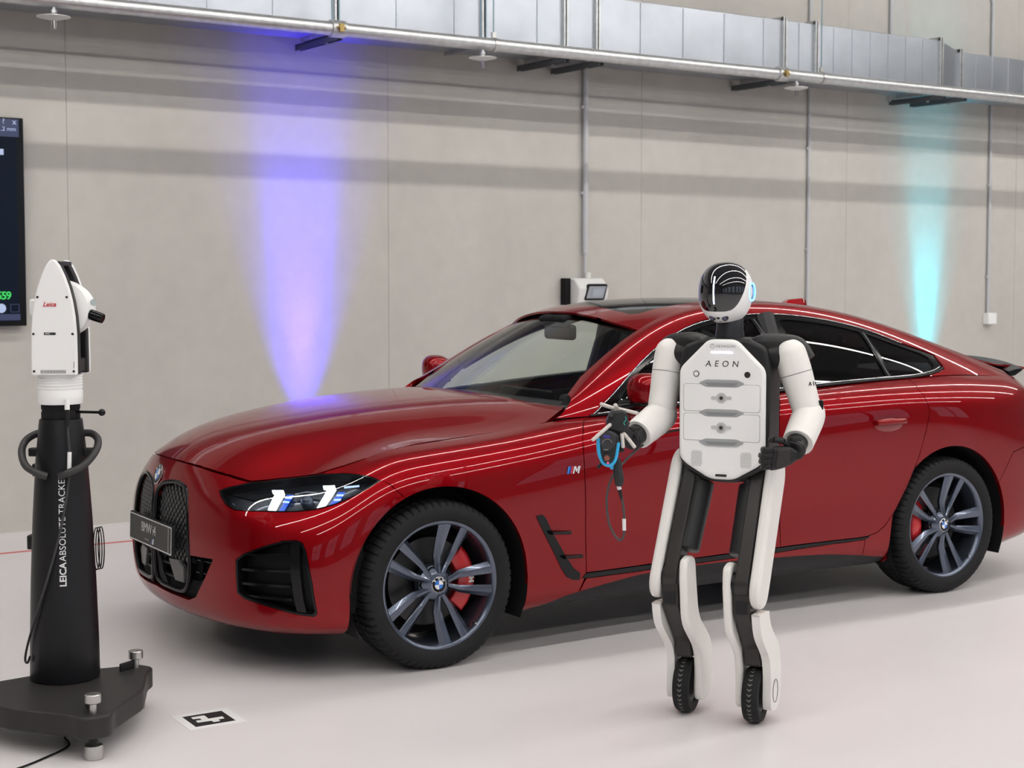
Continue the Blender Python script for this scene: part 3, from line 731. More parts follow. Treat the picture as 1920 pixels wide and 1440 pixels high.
# rocker below the trim line
rk = [(11.95,1.25)]+SILL[2:]+[(17.9,1.9),(17.342,1.99)]+TRLO[::-1][1:]
pan2('rocker_panel', LOWER, [(12.08,1.30),(12.553,1.452),(13.265,1.63),(14.639,1.659),(16.668,1.44),(17.342,1.22),(17.342,1.99)]+TRLO[::-1][1:-1], PAINT, CAR, SL, both='two')
pan2('rocker_blade', LOWER, [(11.3,.0)]+[(float(u), 0.0) for u in np.arange(11.8, 18.1, .5)]+[(18.049,.872),(16.668,1.44),(14.639,1.659),(13.265,1.63),(12.553,1.452),(11.83,1.175),(11.3,.60)], SATBLK, CAR, SL, both='two', off=-.012)
pan2('door_trim_strip', LOWER, [(12.19,2.08),(13.2,2.02),(14.184,1.983),(15.645,2.0),(16.625,2.06),(17.375,2.1),(17.47,2.18),(17.40,2.02)]+TRLO[::-1][:-1]+[(12.1,1.9)], GLOSSBLK, CAR, SL, both='two', off=.003)
# quarter panels, rear bumper, boot
ra = arch(2.856, 203, -23, n=52)
ks = int(np.argmin([abs(LOWER.ev(*p)[0]-3.205)+abs(LOWER.ev(*p)[2]-.52) for p in ra]))
qp = D3+[(17.342,1.99),(17.342,1.22),(18.049,.872)]+ra[:ks+1]+[(21.2,4.72),(21.666,4.877),(22.3,5.3),(22.35,6.35),(21.95,7.3),(23.0,7.75),(23.05,9)]+[(float(u), 9.0) for u in np.arange(22.8, 18.8, -.4)]
pan2('quarter_panel', LOWER, qp, PAINT, CAR, SL, both='two')
ra_low = ra[ks:]
rb = [ra[ks]]+ra_low[1:]+[(float(u), 0.0) for u in np.arange(21.3, 27.01, .5)]+[(27, 0), (27, 6.3), (24, 6.2), (22.35, 6.35), (22.3, 5.3), (21.666,4.877),(21.2,4.72)]
pan2('rear_bumper', LOWER, rb, PAINT, CAR, SL)
pan2('tail_lamp', LOWER, [(21.95,7.3),(23.0,7.75),(24.2,7.6),(27,7.5),(27,6.45),(24,6.3),(22.4,6.4)], mat('tail_lamp_red', (.30, .004, .008), .08, coat=1, emit=(.8, .01, .02), estr=.35), CAR, SL, both='join', off=.002)
pan2('boot_lid', LOWER, [(23.05,9),(23.0,7.75),(24.2,7.6),(27,7.5),(27,9)], PAINT, CAR, SL)
# bonnet
_seam = [LOWER.ev(np.array(u), np.array(v)) for u, v in ((.02,8.6),(.5,8.62),(1.031,8.655),(1.5,8.72),(2.023,8.792),(2.5,8.82),(3.031,8.813),(3.45,8.68),(3.824,8.507),(4.2,8.75),(4.576,8.93),(5.158,8.95),(5.7,8.89))]
HF = [tuple(p) for p in BONNET.inv([(p[0], p[1]) for p in _seam], (0, 1))]; HF[0] = (HF[0][0], 0.0)
_top = [LOWER.ev(np.array(float(u)), np.array(9.0)) for u in np.arange(6.2, 12.0, .4)]
HS = [tuple(p) for p in BONNET.inv([(p[0], p[1]+.003) for p in _top], (0, 1))]+[(9.6,5.92),(9.853,5.75),(10.2,5.5),(10.5,5.2)]
HS = [p for i, p in enumerate(HS) if i == 0 or p[0] > HS[i-1][0]]
HR = [(10.25,4.6),(9.75,3.4),(9.35,2.2),(9.12,1.1),(9.05,0)]
pan2('bonnet', BONNET, HF+HS+HR, PAINT, CAR, SB, gap=.0045)
pan2('cowl', BONNET, [(8.6,0),(8.9,2.2),(9.5,4.4),(10.0,4.9),(10.2,4.2),(9.9,2),(9.7,0)], MATBLK, CAR, SB, off=-.035, flange=False)
pan2('wing_liner', BONNET, [(1.0,0),(1.5,2.4),(2.6,4.5),(4.4,5.4),(6,5.8),(9,5.9),(10.5,5.2),(9,3),(9,0)], MATBLK, CAR, SB, off=-.05, flange=False)

# -- glasshouse
DLO = [(2.104,0),(2.422,1.60),(2.85,2.55),(3.309,3.25),(3.72,3.66),(4.157,3.96),(4.89,4.30),(5.563,4.50),(6.361,4.53),(7.244,4.50),(7.812,4.48),(8.741,4.30),(9.457,4.08),(10.407,3.40),(11.0,3.08),(11.27,2.86),(11.379,1.87),(11.42,1.30),(11.2,.75),(10.9,.35),(10.6,0)]
gh_out = [(1.05,0),(1.6,0)]+DLO+[(11.6,0),(12.6,0),(14,0),(14,7),(12,7),(10,7),(8,7),(6,7),(4,7),(2.2,7),(1.55,6.2)]
pan2('side_frame', GLASSHOUSE, gh_out, PAINT, CAR, SG, both='two')
P1 = [(2.72,.55),(2.95,1.7),(3.25,2.55),(3.62,3.10),(4.25,3.62),(4.95,3.96),(5.6,4.14),(6.35,4.18),(6.78,4.17),(6.92,2.5),(6.98,.5),(5,.5)]
P2 = [(7.42,4.12),(7.8,4.10),(8.74,3.92),(9.33,3.72),(9.47,2.2),(9.62,.5),(8.5,.5),(7.52,.5),(7.5,2.5)]
P3 = [(9.50,3.62),(10.3,3.08),(10.85,2.75),(11.05,2.45),(11.12,1.7),(11.0,1.15),(10.6,.75),(9.78,.52),(9.64,2.2)]
for nm, o in (('window_surround', DLO),): pan2(nm, GLASSHOUSE, o, GLOSSBLK, CAR, SG, both='two', holes=[P1, P2, P3], off=-.005)
pan2('window_pane', GLASSHOUSE, P1, SIDEGL, (fdn), SG, both='near', off=-.010, gap=-.004, flange=False)['label'] = 'greenish clear front side window'
o = link_panel('window_pane', [mirrored(panel_mesh(GLASSHOUSE, P1, sign=SG, off=-.010, gap=-.004, flange=False))], SIDEGL, fdf)
for P, nm in ((P2, 'window_pane'),):
    d = panel_mesh(GLASSHOUSE, P, sign=SG, off=-.010, gap=-.004, flange=False)
    link_panel(nm, [d], DARKGL, rdn, 'dark tinted rear side window'); link_panel(nm, [mirrored(d)], DARKGL, rdf)
pan2('quarter_window', GLASSHOUSE, P3, DARKGL, CAR, SG, both='two', off=-.010, gap=-.004, flange=False)
# bright trim along the belt line and the window tip
def surf_tube(name, net, uv, r, material, off=.004, both=True, n=8, k=6, parent=None):
    uv = crom(uv, k); P = net.ev(np.array([p[0] for p in uv]), np.array([p[1] for p in uv])); N = net.nrm(np.array([p[0] for p in uv]), np.array([p[1] for p in uv]))
    P = P+N*(SG if net is GLASSHOUSE else SL if net is LOWER else SB)*off
    a = MB().tube([tuple(p) for p in P], r, n).build(name, material, parent or CAR, angle=60)
    if both: MB().tube([(p[0], -p[1], p[2]) for p in P], r, n).build(name, material, parent or CAR, angle=60)
    return a
surf_tube('belt_trim', GLASSHOUSE, [(2.1,.1),(3.4,.1),(5,.1),(7,.1),(9,.1),(10.5,.12),(11.1,.75),(11.35,1.3)], .006, GLOSSBLK, off=.004)
surf_tube('window_chrome', GLASSHOUSE, [(2.3,.42),(3.4,.36),(5,.34),(7,.34),(9,.36),(10.4,.42),(11.0,.95),(11.25,1.45)], .0035, CHROME, off=.002)
surf_tube('roof_chrome', GLASSHOUSE, [(2.15,.25),(2.48,1.65),(2.9,2.55),(3.35,3.22),(3.9,3.75),(4.89,4.27),(6.3,4.48),(7.8,4.44),(9.4,4.04),(10.4,3.36)], .002, CHROME, off=.001)
# pillar divider strips
surf_tube('pane_seal', GLASSHOUSE, [(9.42,3.70),(9.53,2.2),(9.70,.5)], .004, mat('seal_grey', (.10, .10, .11), .4), off=-.004)
surf_tube('pane_seal', GLASSHOUSE, [(6.85,4.18),(7.0,2.5),(7.06,.5)], .003, mat('seal_grey', (.10, .10, .11), .4), off=-.004)

# -- roof, panoramic glass, rear window, windscreen
GR = [(1.5,0),(1.5,2.2),(1.62,3.0),(1.9,3.3),(4.5,3.4),(6.6,3.3),(6.9,3.0),(7.0,2.2),(7.0,0)]
RW = [(7.7,0),(7.7,2.2),(7.9,3.6),(8.4,4.0),(11.6,4.1),(12.0,3.6),(12.1,2.2),(12.1,0)]
roof_out = [(.35,0),(.45,1.5),(.7,3),(.95,4),(1.15,5),(3,5),(6,5),(9,5),(12,5),(14,5),(14,0)]+RW[::-1]+GR[::-1]
pan2('roof', ROOF, roof_out, PAINT, CAR, SR, depth=.01)
pan2('glass_roof', ROOF, GR, DARKGL, CAR, SR, off=-.003, flange=False); pan2('rear_window', ROOF, RW, DARKGL, CAR, SR, off=-.003, flange=False)
pan2('headliner', ROOF, [(.6,0),(.8,3),(1.2,5),(6,5),(9,5),(9,0)], INTERIOR, CAR, SR, off=-.045, flange=False)
pan2('windscreen', SCREEN, [(0,0),(2,0),(4,0),(6,0),(6,2.5),(6,5),(4,5),(2,5),(0,5)], SCREENGL, CAR, SS, gap=0, flange=False, du=.5, dv=.4)
pan2('windscreen_frit', SCREEN, [(5.6,0),(6,0),(6,5),(4,5),(0,5),(0,4.72),(2,4.72),(4,4.72),(5.3,4.7),(5.55,4.5),(5.6,2.5)], MATBLK, CAR, SS, gap=0, flange=False, off=-.003, du=.3)
# pillars inside
surf_tube('pillar_cover', GLASSHOUSE, [(2.8,5.0),(3.4,5.1),(4,5.2),(5.4,5.4),(7,5.5),(9,5.3),(11,5)], .035, INTERIOR, off=-.05, n=12)
for s_ in (-1, 1):
    MB().tube([(1.86, s_*.76, .95), (1.90, s_*.70, 1.2), (1.92, s_*.60, 1.37)], [.05, .045, .05], 10).build('pillar_cover', INTERIOR, CAR)
# -- wheel wells, underbody, cabin
for xc in (0, 2.856):
    for s_ in (-1, 1):
        m = MB(); n = 28; R_ = .402; v = []; prof = [(s_*.908, 1.0), (s_*.60, 1.0)]
        for k in range(n+1):
            a = math.radians(-25+230*k/n)
            for y, q in prof: v.append((xc+R_*math.cos(a), y, .335+R_*math.sin(a)))
        f = [(2*k, 2*k+1, 2*k+3, 2*k+2) for k in range(n)]; f.append(tuple(2*k+1 for k in range(n+1)))
        m.add(v, f).build('wheel_arch_liner', MATBLK, CAR, fix=False)
MB().box((1.45, 0, .235), (4.0, 1.16, .09)).build('underbody', MATBLK, CAR, smooth=False, bevel=.02)
MB().box((1.43, 0, .235), (1.98, 1.66, .08)).build('floor_pan', MATBLK, CAR, smooth=False, bevel=.02)
pan2('grille_floor', LOWER, [(0,1.0),(2.2,1.0),(3.6,1.6),(3.6,3.2),(2.4,2.4),(0,2.4)], MATBLK, CAR, SL, off=-.030, flange=False)
# splitter behind the lower lip
pan2('bumper_backing', LOWER, [(0,.3),(4,.3),(7.9,.3),(8.2,3),(8.1,5),(6.5,5.6),(3,5.8),(2.4,6.6),(0,6.8)], MATBLK, CAR, SL, off=-.075, flange=False)
for s_ in (-1, 1):
    MB().prism([(.55, .30), (2.65, .30), (2.75, .98), (1.6, .95), (.75, .90)], s_*.775, s_*.80, frame((0, 0, 0), (1, 0, 0), (0, 0, 1)) @ Matrix.Scale(-1, 4, (0, 0, 1))).build('door_lining', INTERIOR, CAR, smooth=False)
dash = [(.66, .96), (.72, .985), (.82, .995), (1.00, .985), (1.10, .94), (1.12, .84), (1.0, .62), (.8, .50), (.66, .50)]
MB().prism([(a, b) for a, b in dash], -.66, .66, frame((0, 0, 0), (1, 0, 0), (0, 0, 1))).build('dashboard', INTERIOR, CAR, bevel=.02, seg=3)
MB().box((1.04, .10, .975), (.02, .46, .10), Euler((0, -.25, 0))).build('curved_display', GLOSSBLK, CAR, bevel=.008)
MB().box((1.10, -.36, .985), (.12, .40, .05)).build('instrument_hood', INTERIOR, CAR, bevel=.02)
sw = MB(); c = Vector((1.24, -.37, .93)); ax = frame(c, (0, 1, 0), (.42, 0, 1)); sw.tube([ax @ Vector((.185*math.cos(a), .185*math.sin(a), 0)) for a in np.linspace(0, 2*PI, 41)[:-1]], .017, 12, closed=True)
so = sw.build('steering_wheel', INTLEATH, CAR); MB().box((0, 0, 0), (.15, .12, .05)).xf(ax).build('hub_pad', INTERIOR, so, bevel=.015); MB().box((0, 0, .005), (.35, .035, .02)).xf(ax).build('spoke', INTERIOR, so, bevel=.006)
def seat(x, y, wd=.50):
    s0 = MB().prism([(x-.26, .50), (x+.28, .46), (x+.30, .36), (x-.24, .36)], y-wd/2, y+wd/2, frame((0, 0, 0), (1, 0, 0), (0, 0, 1)) @ Matrix.Scale(-1, 4, (0, 0, 1))).build('seat_cushion', INTLEATH, CAR, bevel=.04, seg=3)
    MB().prism([(x+.22, .46), (x+.34, .44), (x+.58, .98), (x+.53, 1.02), (x+.43, .98)], y-wd/2+.02, y+wd/2-.02, frame((0, 0, 0), (1, 0, 0), (0, 0, 1)) @ Matrix.Scale(-1, 4, (0, 0, 1))).build('seat_backrest', INTLEATH, s0, bevel=.045, seg=3)
    MB().prism([(x+.47, 1.02), (x+.55, 1.01), (x+.62, 1.17), (x+.56, 1.19), (x+.51, 1.15)], y-.14, y+.14, frame((0, 0, 0), (1, 0, 0), (0, 0, 1)) @ Matrix.Scale(-1, 4, (0, 0, 1))).build('headrest', INTLEATH, s0, bevel=.03, seg=3)
# prism() above runs along -y after the mirror, so the widths are given for both signs
seat(1.66, .37); seat(1.66, -.37); seat(2.42, .0, 1.25)
rm = MB().box((1.16, 0, 1.295), (.035, .25, .075)).build('interior_mirror', GLOSSBLK, CAR, bevel=.02, seg=3); MB().tube([(1.12, 0, 1.375), (1.14, 0, 1.33), (1.16, 0, 1.31)], .012, 8).build('stalk', MATBLK, rm)
MB().box((1.20, 0, 1.372), (.20, .22, .05), Euler((0, -.3, 0))).build('sensor_housing', MATBLK, CAR, bevel=.015)

# -- helper: patch on the lower surface
def patch(name, uv, material, off, depth=.006, parent=None, both='two', net=LOWER, sign=None, label=None, gap=0.):
    d = panel_mesh(net, uv, sign=SL if sign is None else sign, off=off, depth=depth, gap=gap, du=.09, dv=.14)
    a = link_panel(name, [d], material, parent or CAR, label)
    if both == 'two': link_panel(name, [mirrored(d)], material, parent or CAR, label)
    return a
# -- headlamps
HLB = mat('lamp_bowl', (.012, .014, .018), .25, coat=.3)
LED = emis('daytime_light', (.93, .97, 1.0), 4.0); LEDB = emis('lamp_blue_glow', (.03, .14, .85), 1.1); LEDP = emis('lamp_pale', (.55, .70, 1.0), 1.6)
def both_hl(fn):
    for mir in (False, True): fn(mir)
dg = panel_mesh(LOWER, HL, sign=SL, off=0., gap=.001, depth=.05); db = panel_mesh(LOWER, HL, sign=SL, off=-.045, gap=.001, flange=False)
for mir in (False, True):
    fx = mirrored if mir else (lambda d: d)
    hb = link_panel('headlamp', [fx(db)], HLB, CAR)
    dcov = panel_mesh(LOWER, HL, sign=SL, off=0., gap=.003, flange=False); link_panel('cover_glass', [fx(dcov)], LAMPGL, hb)
    dbz = panel_mesh(LOWER, HL, sign=SL, off=.0005, gap=.001, depth=.045, holes=[[(p[0]+(5.5-p[0])*.035, p[1]+(7.2-p[1])*.07) for p in HL]]); link_panel('bezel', [fx(dbz)], GLOSSBLK, hb)
    def sub(name, uv, m_, off, dep=.012):
        return link_panel(name, [fx(panel_mesh(LOWER, uv, sign=SL, off=off, depth=dep, gap=0, du=.08, dv=.12))], m_, hb)
    sub('daytime_light', [(4.553,7.978),(4.883,7.957),(4.975,7.68),(5.027,6.297),(4.818,6.235),(4.72,7.66),(4.60,7.80)], LED, -.010)
    sub('daytime_light', [(6.015,7.937),(6.398,7.757),(6.49,7.474),(6.429,6.23),(6.235,6.234),(6.231,7.60),(6.06,7.76)], LED, -.010)
    for i in range(4):
        t = i/4; sub('blue_bar', [(5.03+.02*t,7.70-.7*t),(5.22,7.66-.7*t),(5.22,7.56-.7*t),(5.03+.02*t,7.60-.7*t)], LEDP if i % 2 else LEDB, -.022, .006)
        sub('blue_bar', [(6.58+.005*t,7.33-.6*t),(6.82-.02*t,7.20-.55*t),(6.82-.02*t,7.10-.55*t),(6.58+.005*t,7.23-.6*t)], LEDP if i % 2 else LEDB, -.022, .006)
    sub('blue_reflector', [(4.98,7.9),(5.15,7.85),(5.2,6.4),(5.06,6.35)], LEDB, -.036, .004); sub('blue_reflector', [(6.52,7.5),(6.7,7.35),(6.72,6.6),(6.46,6.4)], LEDB, -.036, .004)
    sub('light_guide', [(6.735,7.503),(7.296,7.254),(7.306,7.19),(6.763,7.41)], LEDP, -.012, .006)
    lc = LOWER.ev(np.array(5.72), np.array(7.1)); ln = LOWER.nrm(np.array(5.72), np.array(7.1))*SL; lc = lc-ln*.03
    if mir: lc = lc*np.array([1, -1, 1])
    MB().sphere(tuple(lc), .026, 20, 14).build('projector_lens', mat('lens_glass', (.05, .06, .09), .05, coat=1), hb)
    sub('chrome_wing', [(5.25,7.72),(5.55,7.86),(5.95,7.6),(5.9,7.5),(5.55,7.74),(5.28,7.62)], CHROME, -.020, .006)
# -- grille: frame, lattice, lower slats
KIDF = [(.10,5.10),(.16,5.5),(.34,5.94),(.62,6.26),(1.213,6.58),(1.60,6.50),(1.85,6.13),(2.02,5.2),(2.14,4.238),(2.21,3.225),(2.19,2.62),(2.0,2.15),(1.70,1.98),(1.0,1.98),(.35,2.05),(.10,2.4),(.10,3.8)]
LATP = mat('grille_pad', (.035, .036, .038), .35, spec=.4)
for s_ in (-1, 1):
    uv = crom(KIDF, 4, closed=True); P = LOWER.ev(np.array([p[0] for p in uv]), np.array([p[1] for p in uv])); P[:, 1] *= -s_*1.0 if s_ > 0 else 1
    P[:, 1] = np.abs(P[:, 1])*s_; P[:, 0] += .004
    kg = MB().tube([tuple(p) for p in P], .0095, 10, closed=True).build('kidney_grille', GLOSSBLK, CAR, angle=60)
    back = [(p[0]+.055, p[1], p[2]) for p in P]
    cen = np.mean(np.array(back), 0); m = MB(); m.add([tuple(cen)]+[tuple(b) for b in back], [(0, i+1, (i+1) % len(back)+1) for i in range(len(back))]); m.build('grille_backing', MATBLK, kg)
    poly = [(abs(p[1]), p[2]) for p in P]
    # diamond pads, each proud of the backing
    dy, dz = .031, .034; pads = []
    for i in range(-2, 14):
        for j in range(0, 24):
            y = .02+i*dy+(dy/2 if j % 2 else 0); z = .745-j*dz/2
            if z < .415: continue
            if not pip(np.array([(y, z)]), poly)[0]: continue
            if not all(pip(np.array([(y+a, z+b)]), poly)[0] for a, b in ((.009, 0), (-.009, 0), (0, .009), (0, -.009))): continue
            pads.append((y, z))
    pm = None
    for (y, z) in pads:
        uvp = LOWER.inv([(-y, z)], (1, 2), NOSE)[0]; x = float(LOWER.ev(*uvp)[0])
        if pm is None:
            o = MB().prism([(-.0125, 0), (0, -.0135), (.0125, 0), (0, .0135)], -.012, .012, frame((0, 0, 0), (0, 1, 0), (0, 0, 1))).build('diamond', LATP, kg, smooth=False, bevel=.002, seg=1); pm = o.data
        else:
            o = bpy.data.objects.new('diamond', pm); COL.objects.link(o); o.parent = kg
            md = o.modifiers.new('bevel', 'BEVEL'); md.width = .002; md.segments = 1
        o.location = (x+.030, s_*y, z); o.rotation_euler = (0, .08, s_*.12*0)
    # lower slats
    for z in (.385, .335):
        pts = []
        for y in np.linspace(.03, .30, 8):
            uvp = LOWER.inv([(-y, z)], (1, 2), NOSE)[0]; pts.append((float(LOWER.ev(*uvp)[0])+.025, s_*y, z))
        MB().tube(pts, .006, 8).build('lower_slat', SATBLK, kg)
    MB().tube([(-.852, s_*.030, .43), (-.846, s_*.052, .34), (-.835, s_*.085, .285)], [.011, .014, .016], 10).build('centre_strut', SATBLK, kg)
    pts = [LOWER.ev(*LOWER.inv([(-a, b)], (1, 2), NOSE)[0]) for a, b in ((.135, .41), (.225, .415), (.265, .385), (.262, .325), (.185, .325))]
    m = MB(); v0 = [(p[0]+.012, abs(p[1])*s_, p[2]) for p in pts]; v1 = [(x+.02, y, z) for x, y, z in v0]; n = len(v0)
    m.add(v0+v1, [tuple(range(n)), tuple(range(2*n-1, n-1, -1))]+[(i, n+i, n+(i+1) % n, (i+1) % n) for i in range(n)]); m.build('radar_cover', mat('radar_grey', (.11, .11, .11), .35), kg, smooth=False, bevel=.003)
# dark intake corner beside the grille and its fins
for s_ in (-1, 1):
    for z in (.33, .38, .43):
        pts = [];
        for y in (.33, .38, .43, .47):
            uvp = LOWER.inv([(-y, z)], (1, 2), NOSE)[0]; pts.append((float(LOWER.ev(*uvp)[0])+.035, s_*y, z))
        MB().tube(pts, .005, 6).build('corner_fin', GLOSSBLK, CAR)
# side intakes: blades and the vertical air curtain
for mir in (False, True):
    fx = mirrored if mir else (lambda d: d)
    ib = link_panel('side_intake', [fx(panel_mesh(LOWER, INTAKE, sign=SL, off=-.060, gap=0, flange=False))], mat('intake_dark', (.012, .012, .013), .5, spec=.3), CAR)
    link_panel('rim', [fx(panel_mesh(LOWER, INTAKE, sign=SL, off=.001, gap=.0, depth=.06, holes=[[(p[0]+(5.5-p[0])*.05, p[1]+(3.0-p[1])*.055) for p in INTAKE]]))], GLOSSBLK, ib)
    for (a, b) in (((4.474,3.66),(5.853,3.825)), ((4.224,3.099),(5.971,3.167)), ((4.275,2.651),(5.987,2.658)), ((4.419,2.264),(6.03,2.235))):
        uv = [(a[0]+(b[0]-a[0])*t, a[1]+(b[1]-a[1])*t) for t in np.linspace(0, 1, 7)]
        link_panel('blade', [fx(panel_mesh(LOWER, [(u, v+.05) for u, v in uv]+[(u, v-.03) for u, v in uv[::-1]], sign=SL, off=-.012, gap=0, depth=.045, du=.2, dv=.1))], GLOSSBLK, ib)
    ve = [(5.863,4.33),(5.968,3.219),(6.101,2.262),(6.193,1.79)]
    link_panel('air_curtain_fin', [fx(panel_mesh(LOWER, ve+[(u+.30, v) for u, v in ve[::-1]], sign=SL, off=-.006, gap=0, depth=.05))], GLOSSBLK, ib)
# -- number plate
PLX = -.880
pm_ = frame((PLX, 0, .497), (0, -1, 0), (.03, 0, 1))
pb = MB().prism(roundrect(.536, .122, .012), -.014, 0, pm_).build('number_plate', SATBLK, CAR, bevel=.003)
Mt = pm_ @ Matrix.Translation((0, 0, .001))
fr_ = MB(); w_, h_ = .520, .108
for a, b, c_, d_ in ((0, h_/2, w_, .0035), (0, -h_/2, w_, .0035), (-w_/2, 0, .0035, h_), (w_/2, 0, .0035, h_)): fr_.add([Mt @ Vector((a+i*c_/2, b+j*d_/2, k)) for k in (0, .001) for i, j in ((-1, -1), (1, -1), (1, 1), (-1, 1))], [(3, 2, 1, 0), (4, 5, 6, 7), (0, 1, 5, 4), (1, 2, 6, 5), (2, 3, 7, 6), (3, 0, 4, 7)])
fr_.build('white_border', TXTW, pb, smooth=False)
MB().prism([(.225, -.05), (.2265, -.05), (.2265, .05), (.225, .05)], 0, .001, Mt).build('border_line', TXTW, pb, smooth=False)
text('plate_lettering', 'BMW i4', .058, Mt @ Matrix.Translation((-.02, .012, 0)), mat('plate_silver', (.55, .55, .56), .4), pb, space=.9)
MB().prism([(-.065, -.036), (-.008, -.036), (-.008, -.030), (-.065, -.030)], 0, .001, Mt).build('small_print', TXTG, pb, smooth=False)
MB().prism([(.022, -.044), (.030, -.044), (.037, -.022), (.029, -.022)], 0, .001, Mt).build('plate_stripe', BLUE, pb, smooth=False); MB().prism([(.033, -.044), (.045, -.044), (.050, -.022), (.040, -.022)], 0, .001, Mt).build('plate_stripe', TXTW, pb, smooth=False)
# -- roundel emblem
def roundel(parent, M, r, name='emblem', letters=True):
    e = MB().lathe([(0, -.002), (r*1.05, -.002), (r*1.05, .0015), (r, .003), (0, .003)], 40, M).build(name, CHROME, parent, angle=50)
    MB().lathe([(r*.60, .0032), (r*.98, .0032), (r*.96, .0042), (r*.62, .0042)], 40, M).build('black_ring', GLOSSBLK, e)
    for q in range(4):
        pts = [(0, 0)]+[(r*.60*math.cos(q*PI/2+k*PI/16), r*.60*math.sin(q*PI/2+k*PI/16)) for k in range(9)]
        MB().prism(pts, .0033, .0043, M).build('quadrant', EWHITE if q % 2 == 0 else BLUE, e)
    if letters:
        for ch, a in (('B', 138), ('M', 90), ('W', 42)):
            g = math.radians(a); T = M @ Matrix.Translation((r*.79*math.cos(g), r*.79*math.sin(g), .0042)) @ Matrix.Rotation(g-PI/2, 4, 'Z')
            text('letter', ch, r*.42, T, EWHITE, e, ext=.0003, bold=.0003)
    return e
uvb = LOWER.inv([(0, .738)], (1, 2), NOSE)[0]; bp_ = LOWER.ev(*uvb); bn = LOWER.nrm(np.array(max(uvb[0], .01)), np.array(uvb[1]))*SL
xb = Vector((0, -1, 0)); zb = Vector((bn[0], 0, bn[2])).normalized(); yb = zb.cross(xb)
roundel(CAR, frame(Vector((bp_[0], 0, bp_[2]))+zb*.003, xb, yb), .041)['label'] = 'round blue and white emblem on the nose'
# -- wing vent with two fins, M badge
VENT = [(11.198,4.36),(11.317,4.40),(11.378,4.262),(11.514,3.646),(11.768,2.781),(11.927,2.323),(12.06,2.12),(12.06,1.86),(11.915,1.90),(11.797,2.04),(11.689,2.383),(11.563,2.865),(11.353,3.683)]
d = panel_mesh(LOWER, VENT, sign=SL, off=.003, depth=.01, gap=0, du=.09, dv=.14)
for fx, s_ in ((lambda d: d, 1), (mirrored, -1)):
    v_ = link_panel('wing_vent', [fx(d)], GLOSSBLK, CAR)
    for a, b in (((11.46,3.70),(11.86,3.60)), ((11.72,2.76),(12.10,2.70))):
        P = [LOWER.ev(np.array(a[0]+(b[0]-a[0])*t), np.array(a[1]+(b[1]-a[1])*t)) for t in (0, .5, 1)]
        m = MB(); vv = []
        for t, p in zip((0, .5, 1), P):
            for dy_, dz_ in ((.004, -.012), (-.026*(1-.6*t), -.006), (-.026*(1-.6*t), .004), (.004, .008)): vv.append((p[0], (p[1]+dy_)*s_, p[2]+dz_))
        m.add(vv, [(0, 1, 2, 3), (8, 11, 10, 9)]+[(4*i+k, 4*i+4+k, 4*i+4+(k+1) % 4, 4*i+(k+1) % 4) for i in range(2) for k in range(4)]); m.build('fin', GLOSSBLK, v_, smooth=False, bevel=.0015)
def sidepoint(x, z):
    uv = LOWER.inv([(x, z)], (0, 2))[0]; p = LOWER.ev(*uv); n = LOWER.nrm(np.array(uv[0]), np.array(uv[1]))*SL; return Vector(p), Vector(n)
mp_, mn_ = sidepoint(.621, .757)
Mb = frame(mp_+mn_*.002, (1, 0, 0), Vector((0, 0, 1)))
bd = empty('wing_badge', (0, 0, 0), parent=CAR)
for k, colr in enumerate(((.03, .25, .75), (.02, .04, .30), (.70, .02, .03))):
    x = -.030+k*.0085; MB().prism([(x, -.015), (x+.0075, -.015), (x+.0145, .015), (x+.007, .015)], -.001, .002, Mb).build('colour_bar', mat('badge_%d' % k, colr, .3), bd, smooth=False)
MB().prism([(-.003, -.015), (.004, -.015), (.009, .006), (.013, -.008), (.018, -.008), (.024, .006), (.021, -.015), (.029, -.015), (.036, .015), (.025, .015), (.0185, .001), (.014, .015), (.0045, .015)], -.001, .003, Mb).build('letter', CHROME, bd, smooth=False)
# -- door handles
for (xh, zh, par) in ((2.425, .866, (rdn, rdf)), (1.48, .848, (fdn, fdf))):
    for s_, pp in ((1, par[0]), (-1, par[1])):
        p, n = sidepoint(xh, zh); p = Vector(p)
        mm = Matrix.Diagonal((1, s_, 1, 1))
        rec = MB().sphere((0, 0, 0), (.098, .012, .034), 32, 12).xf(mm @ Matrix.Translation((p.x, p.y+.004, p.z-.010))).build('handle_recess', mat('recess_red', (.22, .004, .009), .3, metal=.5, coat=1), pp)
        bar = limb([((-.100, -.004, .006), .004, .010, (0, -1, 0), (0, 0, 1)), ((-.085, -.020, .006), .010, .0135, (0, -1, 0), (0, 0, 1)), ((0, -.028, .008), .011, .014, (0, -1, 0), (0, 0, 1)), ((.085, -.020, .006), .010, .0135, (0, -1, 0), (0, 0, 1)), ((.100, -.004, .006), .004, .010, (0, -1, 0), (0, 0, 1))], 16).xf(mm @ Matrix.Translation(p)).build('door_handle', PAINT, pp)
